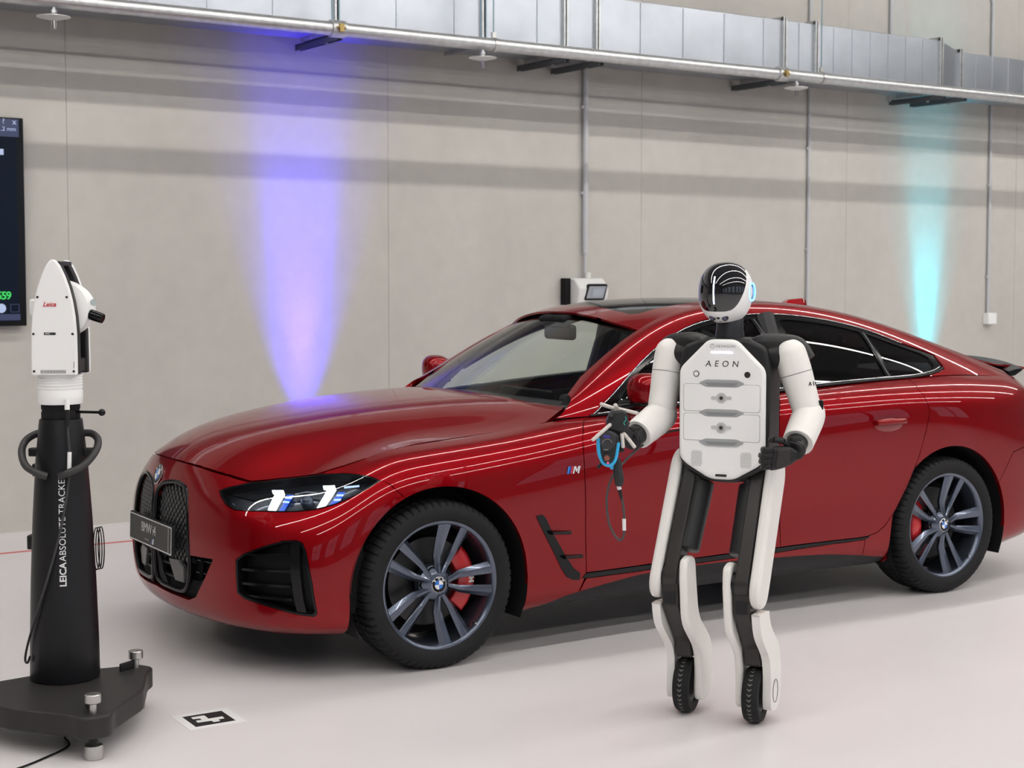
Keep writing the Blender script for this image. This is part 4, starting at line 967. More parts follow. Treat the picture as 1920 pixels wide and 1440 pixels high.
# -- door mirrors
for s_ in (1, -1):
    mm = Matrix.Diagonal((1, s_, 1, 1)) @ Matrix.Translation((.02, -.174, 0)) @ Matrix.Diagonal((1, .78, 1, 1))
    cap = limb([((.98, -.862, 1.062), .020, .036, (1, 0, 0), (0, 0, 1), 2.4), ((.965, -.895, 1.075), .060, .062, (1, 0, 0), (0, 0, 1), 2.6), ((.965, -.97, 1.082), .072, .068, (1, 0, 0), (0, 0, 1), 2.8), ((.985, -1.045, 1.078), .062, .058, (1, 0, 0), (0, 0, 1), 2.6), ((1.015, -1.075, 1.074), .018, .030, (1, 0, 0), (0, 0, 1), 2.2)], 28, 5).xf(mm).build('door_mirror', PAINT, CAR)
    MB().box((1.035, -.965, 1.078), (.014, .165, .105)).xf(mm).build('mirror_glass', mat('mirror_face', (.6, .62, .65), .03, metal=1), cap, bevel=.006)
    MB().tube([(.90, -.79, .985), (.95, -.85, 1.005), (.975, -.93, 1.022)], [.028, .022, .03], 12).xf(mm).build('mirror_foot', GLOSSBLK, cap)
    limb([((.975, -.885, 1.020), .05, .014, (1, 0, 0), (0, 0, 1), 3), ((.975, -.97, 1.018), .066, .018, (1, 0, 0), (0, 0, 1), 3), ((.995, -1.05, 1.022), .05, .012, (1, 0, 0), (0, 0, 1), 3)], 20, 4).xf(mm).build('lower_cover', GLOSSBLK, cap)
# -- boot spoiler, shark-fin aerial
sp = []
for y in np.linspace(-.62, .62, 23):
    e = (abs(y)/.62); x0 = 3.70-.09*e**3; zz = 1.098-.040*e**2.5; sp.append([(x0, y, zz), (x0+.05, y, zz+.010), (x0+.105, y, zz+.024-.010*e**3), (x0+.107, y, zz+.014-.010*e**3), (x0+.05, y, zz-.022), (x0, y, zz-.028)])
MB().rings(sp).build('boot_spoiler', GLOSSBLK, CAR, angle=50)
MB().rings([[(2.55, -.03, 1.40), (2.55, .03, 1.40), (2.55, .03, 1.405), (2.55, -.03, 1.405)], [(2.60, -.032, 1.40), (2.60, .032, 1.40), (2.60, .012, 1.440), (2.60, -.012, 1.440)], [(2.70, -.03, 1.39), (2.70, .03, 1.39), (2.70, .006, 1.447), (2.70, -.006, 1.447)], [(2.735, -.012, 1.385), (2.735, .012, 1.385), (2.735, .003, 1.437), (2.735, -.003, 1.437)]]).build('roof_aerial', PAINT, CAR, bevel=.005)
# -- parking sensors on the bumper corner
for u, v in ((7.45, 4.05), (7.62, 3.98)):
    p = LOWER.ev(np.array(u), np.array(v)); n = LOWER.nrm(np.array(u), np.array(v))*SL; MB().cyl(tuple(p-n*.004), tuple(p+n*.0012), .006, n=16).build('parking_sensor', PAINT, CAR)

# -- wheels
RT, WT = .3385, .245
def make_wheel(rear=False):
    """local: axle along y, outer face towards -y, centre at origin"""
    wl = empty('wheel', parent=CAR)
    # tyre: revolved section with cut tread blocks
    sec = [(-.098,.250,0),(-.112,.262,0),(-.1215,.284,0),(-.1215,.300,0),(-.117,.316,.5),(-.108,.3265,1),(-.096,.3335,1),(-.080,.3365,1),(-.055,.338,1),(-.0505,.338,1),(-.050,.331,0),(-.042,.331,0),(-.0415,.338,1),(-.012,.3385,1),(-.0115,.331,0),(.0115,.331,0),(.012,.3385,1),(.0415,.338,1),(.042,.331,0),(.050,.331,0),(.0505,.338,1),(.080,.3365,1),(.108,.3265,1),(.1215,.300,0),(.1215,.284,0),(.098,.250,0)]
    NB = 64; K = 5; n = NB*K; v = []; f = []
    for i, (y, r, c) in enumerate(sec):
        for k in range(n):
            a = 2*PI*k/n; ph = k % K; rr = r-(.0065*c if ph == 0 else 0); v.append((rr*math.cos(a+.012*(abs(y)*14)), y, rr*math.sin(a+.012*(abs(y)*14))))
    for i in range(len(sec)-1):
        for k in range(n): f.append((i*n+k, i*n+(k+1) % n, (i+1)*n+(k+1) % n, (i+1)*n+k))
    t = MB().add(v, f).build('tyre', RUBBER, wl, angle=28)
    for q, rr in ((0, .297),):
        pass
    # rim
    prof = [(-.098,.2535),(-.1055,.2585),(-.108,.2575),(-.106,.2500),(-.100,.2430),(-.085,.2385),(-.06,.2320),(.02,.2280),(.09,.2330),(.105,.2500),(.10,.2535)]
    Mz = Matrix(((1, 0, 0, 0), (0, 0, 1, 0), (0, -1, 0, 0), (0, 0, 0, 1)))      # lathe z -> -y... y = z
    MB().lathe([(r, -y) for y, r in prof], 96, Matrix(((1, 0, 0, 0), (0, 0, -1, 0), (0, 1, 0, 0), (0, 0, 0, 1)))).build('rim', RIM, wl, angle=40)
    # hub
    MB().lathe([(0, .088), (.034, .088), (.052, .080), (.074, .060), (.078, .03), (.05, 0), (0, 0)], 48, Matrix(((1, 0, 0, 0), (0, 0, -1, 0), (0, 1, 0, 0), (0, 0, 0, 1)))).build('hub', RIM, wl, angle=40)
    # ten spokes in five pairs
    for q in range(5):
        for s_ in (-1, 1):
            a0 = math.radians(72*q); m = MB(); rings = []
            for r, off, hw, yf, th in ((.045, .010, .011, -.088, .03), (.075, .0195, .0125, -.082, .032), (.105, .030, .0155, -.079, .032), (.16, .0385, .0195, -.086, .03), (.215, .0455, .0235, -.096, .026), (.2465, .0500, .0260, -.1025, .022)):
                cx = r; cy = s_*off; ring = []
                for (e, dep) in ((-1, .004), (-.55, 0), (.25, .0), (.62, .007), (1, .013), (.8, th), (-.7, th)):
                    ee = e*s_; rr = cx; tt = cy+ee*hw
                    x = rr*math.cos(a0)-tt*math.sin(a0); z = rr*math.sin(a0)+tt*math.cos(a0); ring.append((x, yf+dep, z))
                rings.append(ring)
            m.rings(rings).build('spoke', RIM, wl, angle=25)
    for q in range(5):
        a = math.radians(72*q+36); x, z = .056*math.cos(a), .056*math.sin(a)
        MB().lathe([(.0, .060), (.0135, .060), (.0145, .072), (.017, .072), (.018, .05)], 20, Matrix.Translation((x, 0, z)) @ Matrix(((1, 0, 0, 0), (0, 0, -1, 0), (0, 1, 0, 0), (0, 0, 0, 1)))).build('bolt_well', GLOSSBLK, wl)
        MB().cyl((x, -.066, z), (x, -.05, z), .009, n=6).build('wheel_bolt', SATBLK, wl)
    roundel(wl, frame((0, -.0885, 0), (1, 0, 0), (0, 0, 1)), .031, 'hub_cap')
    a = math.radians(-47); MB().cyl((.232*math.cos(a), -.112, .232*math.sin(a)), (.236*math.cos(a), -.08, .236*math.sin(a)), .0045, n=10).build('valve', STEEL, wl)
    # brake
    MB().lathe([(.07, -.005), (.178, -.005), (.178, -.028), (.07, -.028)], 64, Matrix(((1, 0, 0, 0), (0, 0, -1, 0), (0, 1, 0, 0), (0, 0, 0, 1))), closed=True).build('brake_disc', DISC, wl, angle=30)
    cal = MB(); rings = []
    for k in range(9):
        a = math.radians(-44+88*k/8) + (PI if rear else 0); e = 1-.35*abs(k-4)/4; ri, ro = .112+.012*(1-e), .196
        rings.append([(r*math.cos(a), y, r*math.sin(a)) for r, y in ((ri, -.048*e), ((ri+ro)/2, -.062*e), (ro-.015, -.058*e), (ro, -.035*e), (ro, .05), (ri, .05))])
    c_ = cal.rings(rings).build('brake_caliper', REDCAL, wl, angle=30, bevel=.004)
    if not rear:
        text('caliper_mark', 'M', .032, frame((.168, -.0605, .0), (0, 0, 1), (-1, 0, 0)), TXTW, c_, ext=.001, bold=.001)
    MB().cyl((0, .0, 0), (0, .10, 0), .05, n=20).build('axle_hub', MATBLK, wl)
    MB().lathe([(.10, -.06), (.222, -.06)], 48, Matrix(((1, 0, 0, 0), (0, 0, -1, 0), (0, 1, 0, 0), (0, 0, 0, 1)))).build('backing_plate', MATBLK, wl)
    return wl
def copy_wheel(src):
    r = src.copy(); COL.objects.link(r); r.parent = CAR
    for ch in list(src.children):
        c_ = ch.copy(); COL.objects.link(c_); c_.parent = r
        for g in list(ch.children):
            d_ = g.copy(); COL.objects.link(d_); d_.parent = c_
    return r
w1 = make_wheel(False); w1.location = (0, -.791, RT-.003); w1['label'] = 'near front wheel with red caliper'
w2 = make_wheel(True); w2.location = (2.856, -.791, RT-.003)
w3 = copy_wheel(w1); w3.location = (0, .791, RT-.003); w3.rotation_euler = (0, 0, PI); w3['label'] = 'far front wheel'
w4 = copy_wheel(w2); w4.location = (2.856, .791, RT-.003); w4.rotation_euler = (0, 0, PI)
# ================================================================= the humanoid robot (local: x to its left, front towards -y)
ROB = empty('humanoid_robot', (.445, -2.040, 0), (0, 0, math.radians(-57)))
tag(ROB, 'white and black humanoid robot on wheeled feet standing in front of the car', 'robot')
XZ = frame((0, 0, 0), (1, 0, 0), (0, 0, 1))            # (a, b, d) -> x, z, -y
def fz(y0): return frame((0, y0, 0), (1, 0, 0), (0, 0, 1))
def sym(half): return half+[(-x, z) for x, z in reversed(half)]
GREYP = mat('robot_slot_grey', (.36, .37, .38), .4)
# torso
PL = sym([(.050, 1.342), (.152, 1.240), (.152, .932), (.128, .907), (.042, .857)])
tp = MB().prism(roundpoly(PL, .022, 6), .078, .102, XZ).build('chest_plate', WHITE, ROB, bevel=.012, seg=4)
BK = sym([(.075, 1.345), (.145, 1.318), (.162, 1.235), (.160, .925), (.13, .885), (.06, .850)])
MB().prism(roundpoly(BK, .02, 5), -.085, .078, XZ).build('torso_body', ROBBLK, ROB, bevel=.012, seg=3)
def onplate(name, poly, m, d=.004, base=.102, r=0, bev=0, lab=None, parent=None):
    p = roundpoly(poly, r) if r else poly
    return MB().prism(p, base-.004, base+d, XZ).build(name, m, parent or tp, bevel=bev, label=lab)
for k, zc in enumerate((1.140, 1.038)):
    # a raised drawer front with a hairline shadow gap
    onplate('drawer_gap', [(-.1355, zc-.0475), (.1355, zc-.0475), (.1355, zc+.0475), (-.1355, zc+.0475)], GREYP, .0004, r=.010)
    dr_ = onplate('drawer', [(-.134, zc-.046), (.134, zc-.046), (.134, zc+.046), (-.134, zc+.046)], WHITE, .0022, r=.010, bev=.001)
    onplate('latch_wing', [(-.036, zc-.006), (.036, zc-.006), (.036, zc+.006), (-.036, zc+.006)], mat('latch_grey', (.55, .55, .55), .4), .0032, r=.005, parent=dr_)
    MB().cyl((0, -.103, zc), (0, -.106, zc), .0185, n=28).build('latch_ring', mat('latch_grey', (.55, .55, .55), .4), dr_); MB().cyl((0, -.104, zc), (0, -.1075, zc), .012, n=24).build('latch_face', mat('latch_grey2', (.42, .42, .42), .4), dr_); MB().cyl((0, -.105, zc), (0, -.109, zc), .006, n=18).build('latch_lens', TXTB, dr_)
for zc in (1.191, 1.089, .987):
    onplate('handle_slot', [(-.082, zc), (-.055, zc-.014), (.055, zc-.014), (.082, zc), (.055, zc+.012), (-.055, zc+.012)], GREYP, .0030, r=.008)
    onplate('slot_floor', [(-.06, zc+.002), (-.045, zc-.010), (.045, zc-.010), (.06, zc+.002)], mat('slot_dark', (.24, .25, .26), .5), .0036, r=.004)
for x in (-.090, .090):
    MB().cyl((x, -.101, 1.222), (x, -.104, 1.222), .0105, n=24).build('button', TXTB, tp); MB().cyl((x, -.102, 1.222), (x, -.1048, 1.222), .0078, n=24).build('button_cap', WHITE if x < 0 else ROBDARK, tp)
    m = MB()
    for i in range(-4, 5):
        for j in range(-6, 7):
            xx = x*.97+i*.0046+(.0023 if j % 2 else 0); zz = .928+j*.0042
            if abs(xx-x*.97) > .0195 or (abs(i) > 3 and abs(j) > 5): continue
            m.cyl((xx, -.1015, zz), (xx, -.1028, zz), .0013, n=6)
    o = m.build('speaker_holes', TXTG, tp, smooth=False); o['kind'] = 'stuff'
MB().box((0, -.1028, 1.297), (.076, .002, .0052)).build('light_bar', emis('chest_led', (.72, .70, 1.0), 5.0), tp)
text('lettering', 'AEON', .030, fz(-.1022) @ Matrix.Translation((0, 1.257, 0)), TXTB, tp, shear=.15, space=1.75)
text('maker_lettering', 'HEXAGON', .0135, fz(-.1022) @ Matrix.Translation((.012, 1.318, 0)), TXTG, tp, shear=.1, space=1.05)
hx = [(-.034+.008*math.cos(k*PI/3+PI/6), 1.318+.008*math.sin(k*PI/3+PI/6)) for k in range(6)]
m = MB()
for k in range(6):
    a, b = hx[k], hx[(k+1) % 6]; m.cyl((a[0], -.1022, a[1]), (b[0], -.1022, b[1]), .0007, n=5)
m.cyl((hx[1][0], -.1022, hx[1][1]), (-.034, -.1022, 1.318), .0006, n=5); m.build('maker_symbol', TXTG, tp)
onplate('charge_port', [(-.020, .868), (.020, .868), (.020, .876), (-.020, .876)], TXTB, .002, r=.003)
for s_ in (-1, 1): MB().prism([(s_*.062, 1.335), (s_*.088, 1.345), (s_*.098, 1.330), (s_*.07, 1.315)], .04, .075, XZ).build('collar_clip', ROBDARK, ROB, bevel=.004)
# neck and head
MB().lathe([(.052, 1.335), (.050, 1.36), (.047, 1.375), (.047, 1.43), (.040, 1.44)], 36).build('neck', mat('neck_black', (.016, .016, .022), .35), ROB, angle=60)
HC = np.array([-.012, -.012, 1.500]); HT = math.radians(-6)
def headpt(az, t, zb, up, k=1.0):
    """az from the front (-y) towards +x; t 0 at the pole, 1 at the boundary height zb"""
    z = (1-t)+zb*t if up else zb*(1-t)-t
    z = max(-1, min(1, z)); s_ = math.sqrt(max(0, 1-abs(z)**(2.3 if z > 0 else 3.6)))**.92
    nar = 1-.20*max(0, -z)**1.4
    x = .0925*s_*nar*math.sin(az); y = -.108*s_*(nar if math.cos(az) > 0 else 1-.45*max(0, -z))*math.cos(az)
    if abs(x) > .0: x = math.copysign(abs(x)**.94*(.0925**.06), x)
    x, y = x*math.cos(HT)-y*math.sin(HT), x*math.sin(HT)+y*math.cos(HT)
    return HC+np.array([x*k, y*k, .108*z*k+(0.002 if z < 0 else 0)])
def zbound(az):
    a = abs((az+PI) % (2*PI)-PI)
    q = [(0, -.60), (.45, -.60), (.80, -.50), (1.05, -.14), (1.22, .28), (1.38, .58), (1.6, .76), (1.9, .80), (2.4, .72), (PI, .55)]
    return float(np.interp(a, [p[0] for p in q], [p[1] for p in q]))
def cap_mesh(up, k, n=72, m=22):
    v = []; f = []
    zs = [np.mean([zbound(2*PI*(i+j)/n) for j in (-2, -1, 0, 1, 2)]) for i in range(n)]
    for j in range(m+1):
        t = j/m; t = t**1.0
        tt = math.sin(t*PI/2) if not up else t
        for i in range(n): v.append(tuple(headpt(2*PI*i/n, (1-math.cos(t*PI/2)) if up else 1-math.cos(t*PI/2)*1.0 if False else t, zs[i], up, k)))
    for j in range(m):
        for i in range(n): f.append((j*n+i, j*n+(i+1) % n, (j+1)*n+(i+1) % n, (j+1)*n+i))
    return MB().add(v, f)
VIS = mat('visor_black', (.006, .006, .008), .04, coat=1)
hs = cap_mesh(False, 1.0).build('head_shell', WHITE, ROB, angle=70)
vz = cap_mesh(True, 1.004).build('visor', VIS, ROB, angle=70)
pts = [tuple(headpt(-.03, 0, z, False, 1.012)) for z in np.linspace(-.36, .52, 9)]
MB().tube(pts, .0022, 8).build('visor_light', emis('visor_led', (.62, .70, 1.0), 9.0), vz)
for s_ in (-1, 1):
    hx_ = Vector((math.cos(HT), math.sin(HT), 0)); hy_ = Vector((-math.sin(HT), math.cos(HT), 0)); ec = Vector(HC)+hx_*s_*.0825+hy_*.016+Vector((0, 0, .004)); er = frame(ec, hy_*-s_, (0, 0, 1))
    e = MB().lathe([(0, .0), (.034, .0), (.036, .004), (.030, .008), (0, .008)], 36, frame(ec, hy_*s_, (0, 0, 1))).build('ear_disc', mat('ear_blue', (.03, .03, .16), .2, coat=1), ROB)
    MB().tube([er @ Vector((.030*math.cos(a), .030*math.sin(a), -.006 if False else .0)) + hx_*s_*.0075 for a in np.linspace(0, 2*PI, 41)[:-1]], .0034, 8, closed=True).build('ear_light_ring', emis('ear_ring', (.12, .35, 1.0), 5.0), e)
for x in (-.031, .031):
    az = math.atan2(x/.085, 1.0); p = headpt(az, 0, -.80, False, 1.0); n = Vector((x*1.6+math.sin(HT), -1, -.35)).normalized()
    cm = MB().cyl(tuple(Vector(p)-n*.012), tuple(Vector(p)+n*.002), .0118, n=24).build('camera', ROBDARK, hs); MB().cyl(tuple(Vector(p)), tuple(Vector(p)+n*.004), .0078, n=20).build('camera_lens', mat('lens_blue', (.03, .03, .10), .05, coat=1), cm)
p = headpt(0, 0, -.80, False, 1.0); MB().cyl(tuple(p+np.array([0, .008, 0])), tuple(p+np.array([0, -.002, 0])), .006, n=18).build('chin_sensor', ROBDARK, hs)
p = headpt(.04, 0, -.92, False, 1.0); MB().box(tuple(p+np.array([0, -.001, 0])), (.010, .004, .0015)).box(tuple(p+np.array([-.005, -.001, .003])), (.0015, .004, .006)).build('chin_mark', ROBDARK, hs)
# shoulders
for s_ in (-1, 1):
    limb([((s_*.080, .012, 1.318), .028, .056, (0, 0, 1), (0, 1, 0), 2.6), ((s_*.125, .018, 1.328), .032, .062, (0, 0, 1), (0, 1, 0), 2.6), ((s_*.172, .030, 1.322), .038, .056, (0, 0, 1), (0, 1, 0), 2.6), ((s_*.222, .044, 1.300), .050, .044, (s_*.4, 0, .9), (0, 1, 0), 2.4), ((s_*.255, .050, 1.262), .040, .036, (s_*.8, 0, .6), (0, 1, 0), 2.2)], 28, 5).build('shoulder_cover', ROBBLK, ROB)
    MB().cyl((s_*.13, .005, 1.285), (s_*.19, .008, 1.283), .046, n=28).build('shoulder_joint', ROBBLK, ROB, bevel=.005)
# arms: chain of shells
def arm(S, E, W, s_, open_):
    S, E, W = Vector(S), Vector(E), Vector(W); d = (E-S).normalized(); fr = Vector((0, -1, 0)); a1 = d.cross(fr).normalized(); a2 = d.cross(a1)
    ua = limb([(S-d*.056, .004, .004, a1, a2), (S-d*.050, .030, .030, a1, a2), (S-d*.028, .050, .050, a1, a2), (S, .0555, .056, a1, a2), (S+(E-S)*.30, .056, .056, a1, a2), (S+(E-S)*.62, .052, .053, a1, a2), (S+(E-S)*.85, .050, .056, a1, a2), (E, .047, .054, a1, a2), (E+d*.030, .036, .042, a1, a2), (E+d*.043, .004, .004, a1, a2)], 32, 5).build('upper_arm', OFFWHITE, ROB)
    q = S+(E-S)*.30; MB().tube([tuple(q+a1*.0565*math.cos(t)+a2*.0565*math.sin(t)) for t in np.linspace(0, 2*PI, 49)[:-1]], .0008, 5, closed=True).build('seam', ROBDARK, ua)
    if s_ > 0:
        ql = S+(E-S)*.46
        for ch, azm in (('A', 54), ('E', 74), ('O', 95), ('N', 116)):
            g = math.radians(azm); nn = Vector((math.sin(g), -math.cos(g), 0)); text('arm_lettering', ch, .019, frame(ql+nn*.0555, (math.cos(g), math.sin(g), 0), -d), TXTB, ua, ext=.0015, shear=.15)
    d2 = (W-E).normalized(); b1 = d2.cross(Vector((0, 0, 1))).normalized(); b2 = d2.cross(b1)
    E2 = E+d*.004
    limb([(E2-d2*.066, .004, .004, b1, b2), (E2-d2*.058, .030, .032, b1, b2), (E2-d2*.03, .050, .052, b1, b2), (E2+d2*.01, .056, .058, b1, b2), (E2+(W-E)*.45, .055, .056, b1, b2), (E2+(W-E)*.72, .053, .053, b1, b2), (E2+(W-E)*.80, .052, .052, b1, b2), (E2+(W-E)*.80+d2*.001, .046, .046, b1, b2)], 32, 5).build('forearm_shell', OFFWHITE, ROB)
    MB().box(tuple(E+a1*.046*(1 if (a1.x*s_) > 0 else -1)+Vector((0, -.006, .022))), (.016, .012, .034)).build('elbow_gap', MATBLK, ROB, bevel=.003)
    wr = MB().cyl(tuple(E+(W-E)*.74), tuple(W+d2*.018), .037, n=32).build('wrist', ROBBLK, ROB, bevel=.003)
    MB().cyl(tuple(W+d2*.002), tuple(W+d2*.008), .0385, n=32).build('wrist_band', ROBDARK, wr); MB().cyl(tuple(W+b2*.0-b1*.0+Vector((0, 0, .030))), tuple(W+Vector((0, 0, .040))), .026, n=24).build('wrist_cap', ROBDARK, wr)
    return d2
dR = arm((-.218, .012, 1.282), (-.240, -.030, 1.068), (-.288, -.205, 1.000), -1, True)
dL = arm((.214, .010, 1.284), (.276, .015, 1.082), (.266, -.150, .982), 1, False)
# hands with separate, jointed fingers
def hand(base, ex, ez, ey, curls, name='hand', thumb_dir=None, spread=.0195, seg=(.036, .027, .022), rad=.0088):
    """base: knuckle centre; ex: direction the fingers leave the palm; ez: across the knuckles; ey: towards the palm side"""
    base, ex, ez, ey = Vector(base), Vector(ex).normalized(), Vector(ez).normalized(), Vector(ey).normalized()
    Mx = Matrix(((ex.x, ey.x, ez.x), (ex.y, ey.y, ez.y), (ex.z, ey.z, ez.z)))
    h = limb([(base-ex*.075, .020, .024, ez, ey, 3), (base-ex*.055, .032, .022, ez, ey, 3.2), (base-ex*.02, .040, .019, ez, ey, 3.4), (base+ex*.006, .0405, .014, ez, ey, 3.4)], 24, 4).build(name, ROBBLK, ROB, angle=50)
    MB().box(tuple(base-ex*.030-ey*.019), (.050, .006, .058), Mx).build('back_plate', ROBDARK, h, bevel=.003)
    for i in range(4):
        o = base+ez*((1.5-i)*spread); d = ex.copy(); ln = (.94, 1.06, 1.0, .84)[i]; f = None; ang = 0; p = o.copy()
        for j in range(3):
            ang += math.radians(curls[i][j]); d = ex*math.cos(ang)+ey*math.sin(ang); q = p+d*seg[j]*ln; nx = d.cross(ez).normalized()
            m = limb([(p-d*.003, rad*.85, rad*.85, ez, nx, 3), (p+d*.003, rad, rad, ez, nx, 3), (q-d*.005, rad*.97, rad*.97, ez, nx, 3), (q, rad*.8, rad*.8, ez, nx, 3)], 14, 3)
            if j == 0: f = m.build('finger', ROBBLK, h, angle=50)
            else:
                f2 = m.build('finger_segment', ROBBLK, h, angle=50)
            MB().cyl(tuple(p-ez*rad*1.02), tuple(p+ez*rad*1.02), rad*.62, n=12).build('finger_joint', ROBDARK, h)
            p = q
    o = base-ex*.050+ez*.034+ey*.008
    for j, (dd, L) in enumerate(thumb_dir):
        dd = Vector(dd).normalized(); q = o+dd*L; nx = dd.orthogonal().normalized()
        limb([(o-dd*.002, .0098, .0098, nx, dd.cross(nx), 2.6), (o+dd*.006, .0105, .0105, nx, dd.cross(nx), 2.6), (q-dd*.006, .0095, .0095, nx, dd.cross(nx), 2.6), (q, .007, .007, nx, dd.cross(nx), 2.6)], 14, 3).build('thumb' if j == 0 else 'thumb_segment', ROBBLK, h, angle=50); o = q
    return h
hand((.208, -.205, .952), (-.80, -.50, -.12), (.12, .0, 1), (-.45, .86, .0), [(30, 55, 40), (28, 58, 42), (28, 60, 44), (30, 62, 44)], thumb_dir=(((-.35, -.75, .55), .034), ((-.92, -.15, .1), .030), ((-.85, .5, -.1), .022)))
hand((-.318, -.300, 1.005), (-.30, -.94, -.10), (-.1, .0, 1), (.92, -.28, .0), [(18, 55, 45), (20, 58, 46), (20, 60, 46), (22, 60, 44)], thumb_dir=(((.45, -.75, .45), .034), ((.15, -.95, .1), .030), ((-.3, -.9, -.1), .022)))
# pelvis
MB().prism(roundpoly(sym([(.070, .915), (.105, .895), (.085, .850), (.03, .842)]), .02), -.06, .065, XZ).build('pelvis', ROBBLK, ROB, bevel=.012, seg=3)
# legs
YZ = lambda x: frame((x, 0, 0), (0, 1, 0), (0, 0, 1))      # (a, b, d) -> y, z, x
def capsule2(p0, p1, r0, r1, n=10):
    """outline of a tapered capsule in the y-z plane"""
    p0, p1 = np.array(p0), np.array(p1); d = (p1-p0)/np.linalg.norm(p1-p0); a = math.atan2(d[1], d[0]); out = []
    for k in range(n+1): g = a+PI/2+PI*k/n; out.append((p0[0]+r0*math.cos(g), p0[1]+r0*math.sin(g)))
    for k in range(n+1): g = a-PI/2+PI*k/n; out.append((p1[0]+r1*math.cos(g), p1[1]+r1*math.sin(g)))
    return out
def leg(hx, hz, kx, kz, wx, wy, s_):
    H = (0.0, hz); K = (-.150+wy*.5, kz); r_w = .100
    # hip joint
    MB().cyl((hx-.045*s_, 0, hz+.01), (hx+.035*s_, 0, hz+.01), .042, n=28).build('hip_joint', ROBBLK, ROB, bevel=.004)
    MB().box((hx-s_*.030, -.03, hz-.03), (.03, .06, .06)).build('hip_actuator', SATBLK, ROB, bevel=.01)
    mx = lambda t: hx+(kx-hx)*t
    # thigh: dark beam, a rounded motor housing on the inside and a white cover outside; sheared in x from hip to knee
    def shear(m):
        out = []
        for (x, y, z) in m.v:
            t = (hz-z)/(hz-kz); out.append((x+(kx-hx)*t, y, z))
        m.v = out; return m
    shear(MB().prism(capsule2(H, K, .052, .048), hx-.022, hx+.026, YZ(0))).build('thigh', ROBDARK, ROB, bevel=.006, seg=3)
    a_, b_ = Vector((hx-s_*(.024 if s_ > 0 else .034), -.012, hz-.035)), Vector((hx-s_*(.024 if s_ > 0 else .034)+(kx-hx)*.78, -.112, kz+.085))
    MB().cyl(tuple(a_), tuple(b_), .046, .044, n=32).build('thigh_motor', ROBBLK, ROB, bevel=.006)
    x0, x1 = sorted((hx+s_*.030, hx+s_*.070))
    shear(MB().prism(capsule2((.014, hz-.005), (K[0]+.020, K[1]-.012), .082, .074, 16), x0, x1, YZ(0))).build('thigh_cover', OFFWHITE, ROB, bevel=.014, seg=4)
    # knee
    MB().cyl((kx-.040, K[0], kz), (kx+.040, K[0], kz), .040, n=32).build('knee_joint', SATBLK, ROB, bevel=.004)
    # shin: bent dark fork that carries the wheel
    kb = K[0]; wyy = wy
    shin = [(kb-.034, kz+.030), (kb+.036, kz+.030), (kb+.046, kz-.08), (wyy+.038, .27), (wyy+.040, .205), (wyy-.044, .205), (wyy-.050, .265), (kb-.036, kz-.10)]
    def shear2(m):
        m.v = [(x+(wx-kx)*min(1, max(0, (kz-z)/(kz-.15))), y, z) for (x, y, z) in m.v]; return m
    shear2(MB().prism(roundpoly(shin, .012), kx-.029, kx+.029, YZ(0))).build('shin', ROBDARK, ROB, bevel=.005, seg=2)
    MB().box((kx+(wx-kx)*.1, kb-.037, kz-.075), (.040, .004, .045)).build('shin_panel', SATBLK, ROB, bevel=.002)
    cov = [(kb-.042, kz+.045), (kb-.014, kz+.066), (kb+.032, kz+.066), (kb+.068, kz+.040), (kb+.088, kz-.07), (kb+.118, kz-.16), (wyy+.104, .24), (wyy+.104, .09), (wyy+.066, .048), (wyy-.010, .050), (wyy-.040, .085), (wyy-.046, .23), (kb-.020, kz-.17), (kb-.044, kz-.06)]
    cov = [tuple(p) for p in crom(cov, 5, closed=True)]
    for side in (-1, 1):
        x0, x1 = sorted((kx+side*.035, kx+side*.064)); top = 1 if side != s_ else 0
        m = MB().prism(cov if top else [(y, min(z, kz-.095-.10*max(0, y-kb))) for y, z in cov], x0, x1, YZ(0))
        c_ = shear2(m).build('shin_cover', OFFWHITE, ROB, bevel=.010, seg=4)
        if side == s_: MB().tube([(wx+side*.0645, wyy+.026+.036*math.cos(t), .112+.040*math.sin(t)) for t in np.linspace(0, 2*PI, 37)[:-1]], .0011, 6, closed=True).build('axle_ring', TXTB, c_)
    # wheel with chevron tread
    T = Matrix.Translation((wx, wyy, r_w)) @ Matrix(((0, 0, 1, 0), (1, 0, 0, 0), (0, 1, 0, 0), (0, 0, 0, 1)))
    wl = MB().lathe([(.060, -.024), (.078, -.030), (.091, -.0280), (.0970, -.018), (.0988, 0), (.0970, .018), (.091, .0280), (.078, .030), (.060, .024)], 72, T, closed=True).build('foot_wheel', RUBBER, ROB, angle=50)
    MB().lathe([(0, -.020), (.062, -.022), (.062, .022), (0, .020)], 40, T).build('wheel_hub', SATBLK, wl)
    tread = mat('tread_grey', (.17, .165, .16), .7); m = MB(); nchev = 34
    for k in range(nchev):
        a = 2*PI*k/nchev
        for sd in (-1, 1):
            vs = []
            for (w0, da) in ((0.0, 0.0), (.0145, -.11)):
                for (dd, rr) in ((0, .0992), (.052, .0992), (.052, .0945), (0, .0945)):
                    g = a+da+dd; R_ = rr-(.0022 if w0 else 0); vs.append(T @ Vector((R_*math.cos(g), R_*math.sin(g), sd*w0)))
            m.add(vs, [(0, 1, 2, 3), (7, 6, 5, 4), (0, 4, 5, 1), (1, 5, 6, 2), (2, 6, 7, 3), (3, 7, 4, 0)])
    m.build('tread', tread, wl, smooth=False)
leg(-.128, .872, -.158, .522, -.149, .010, -1)
leg(.112, .862, .099, .512, .110, -.027, 1)

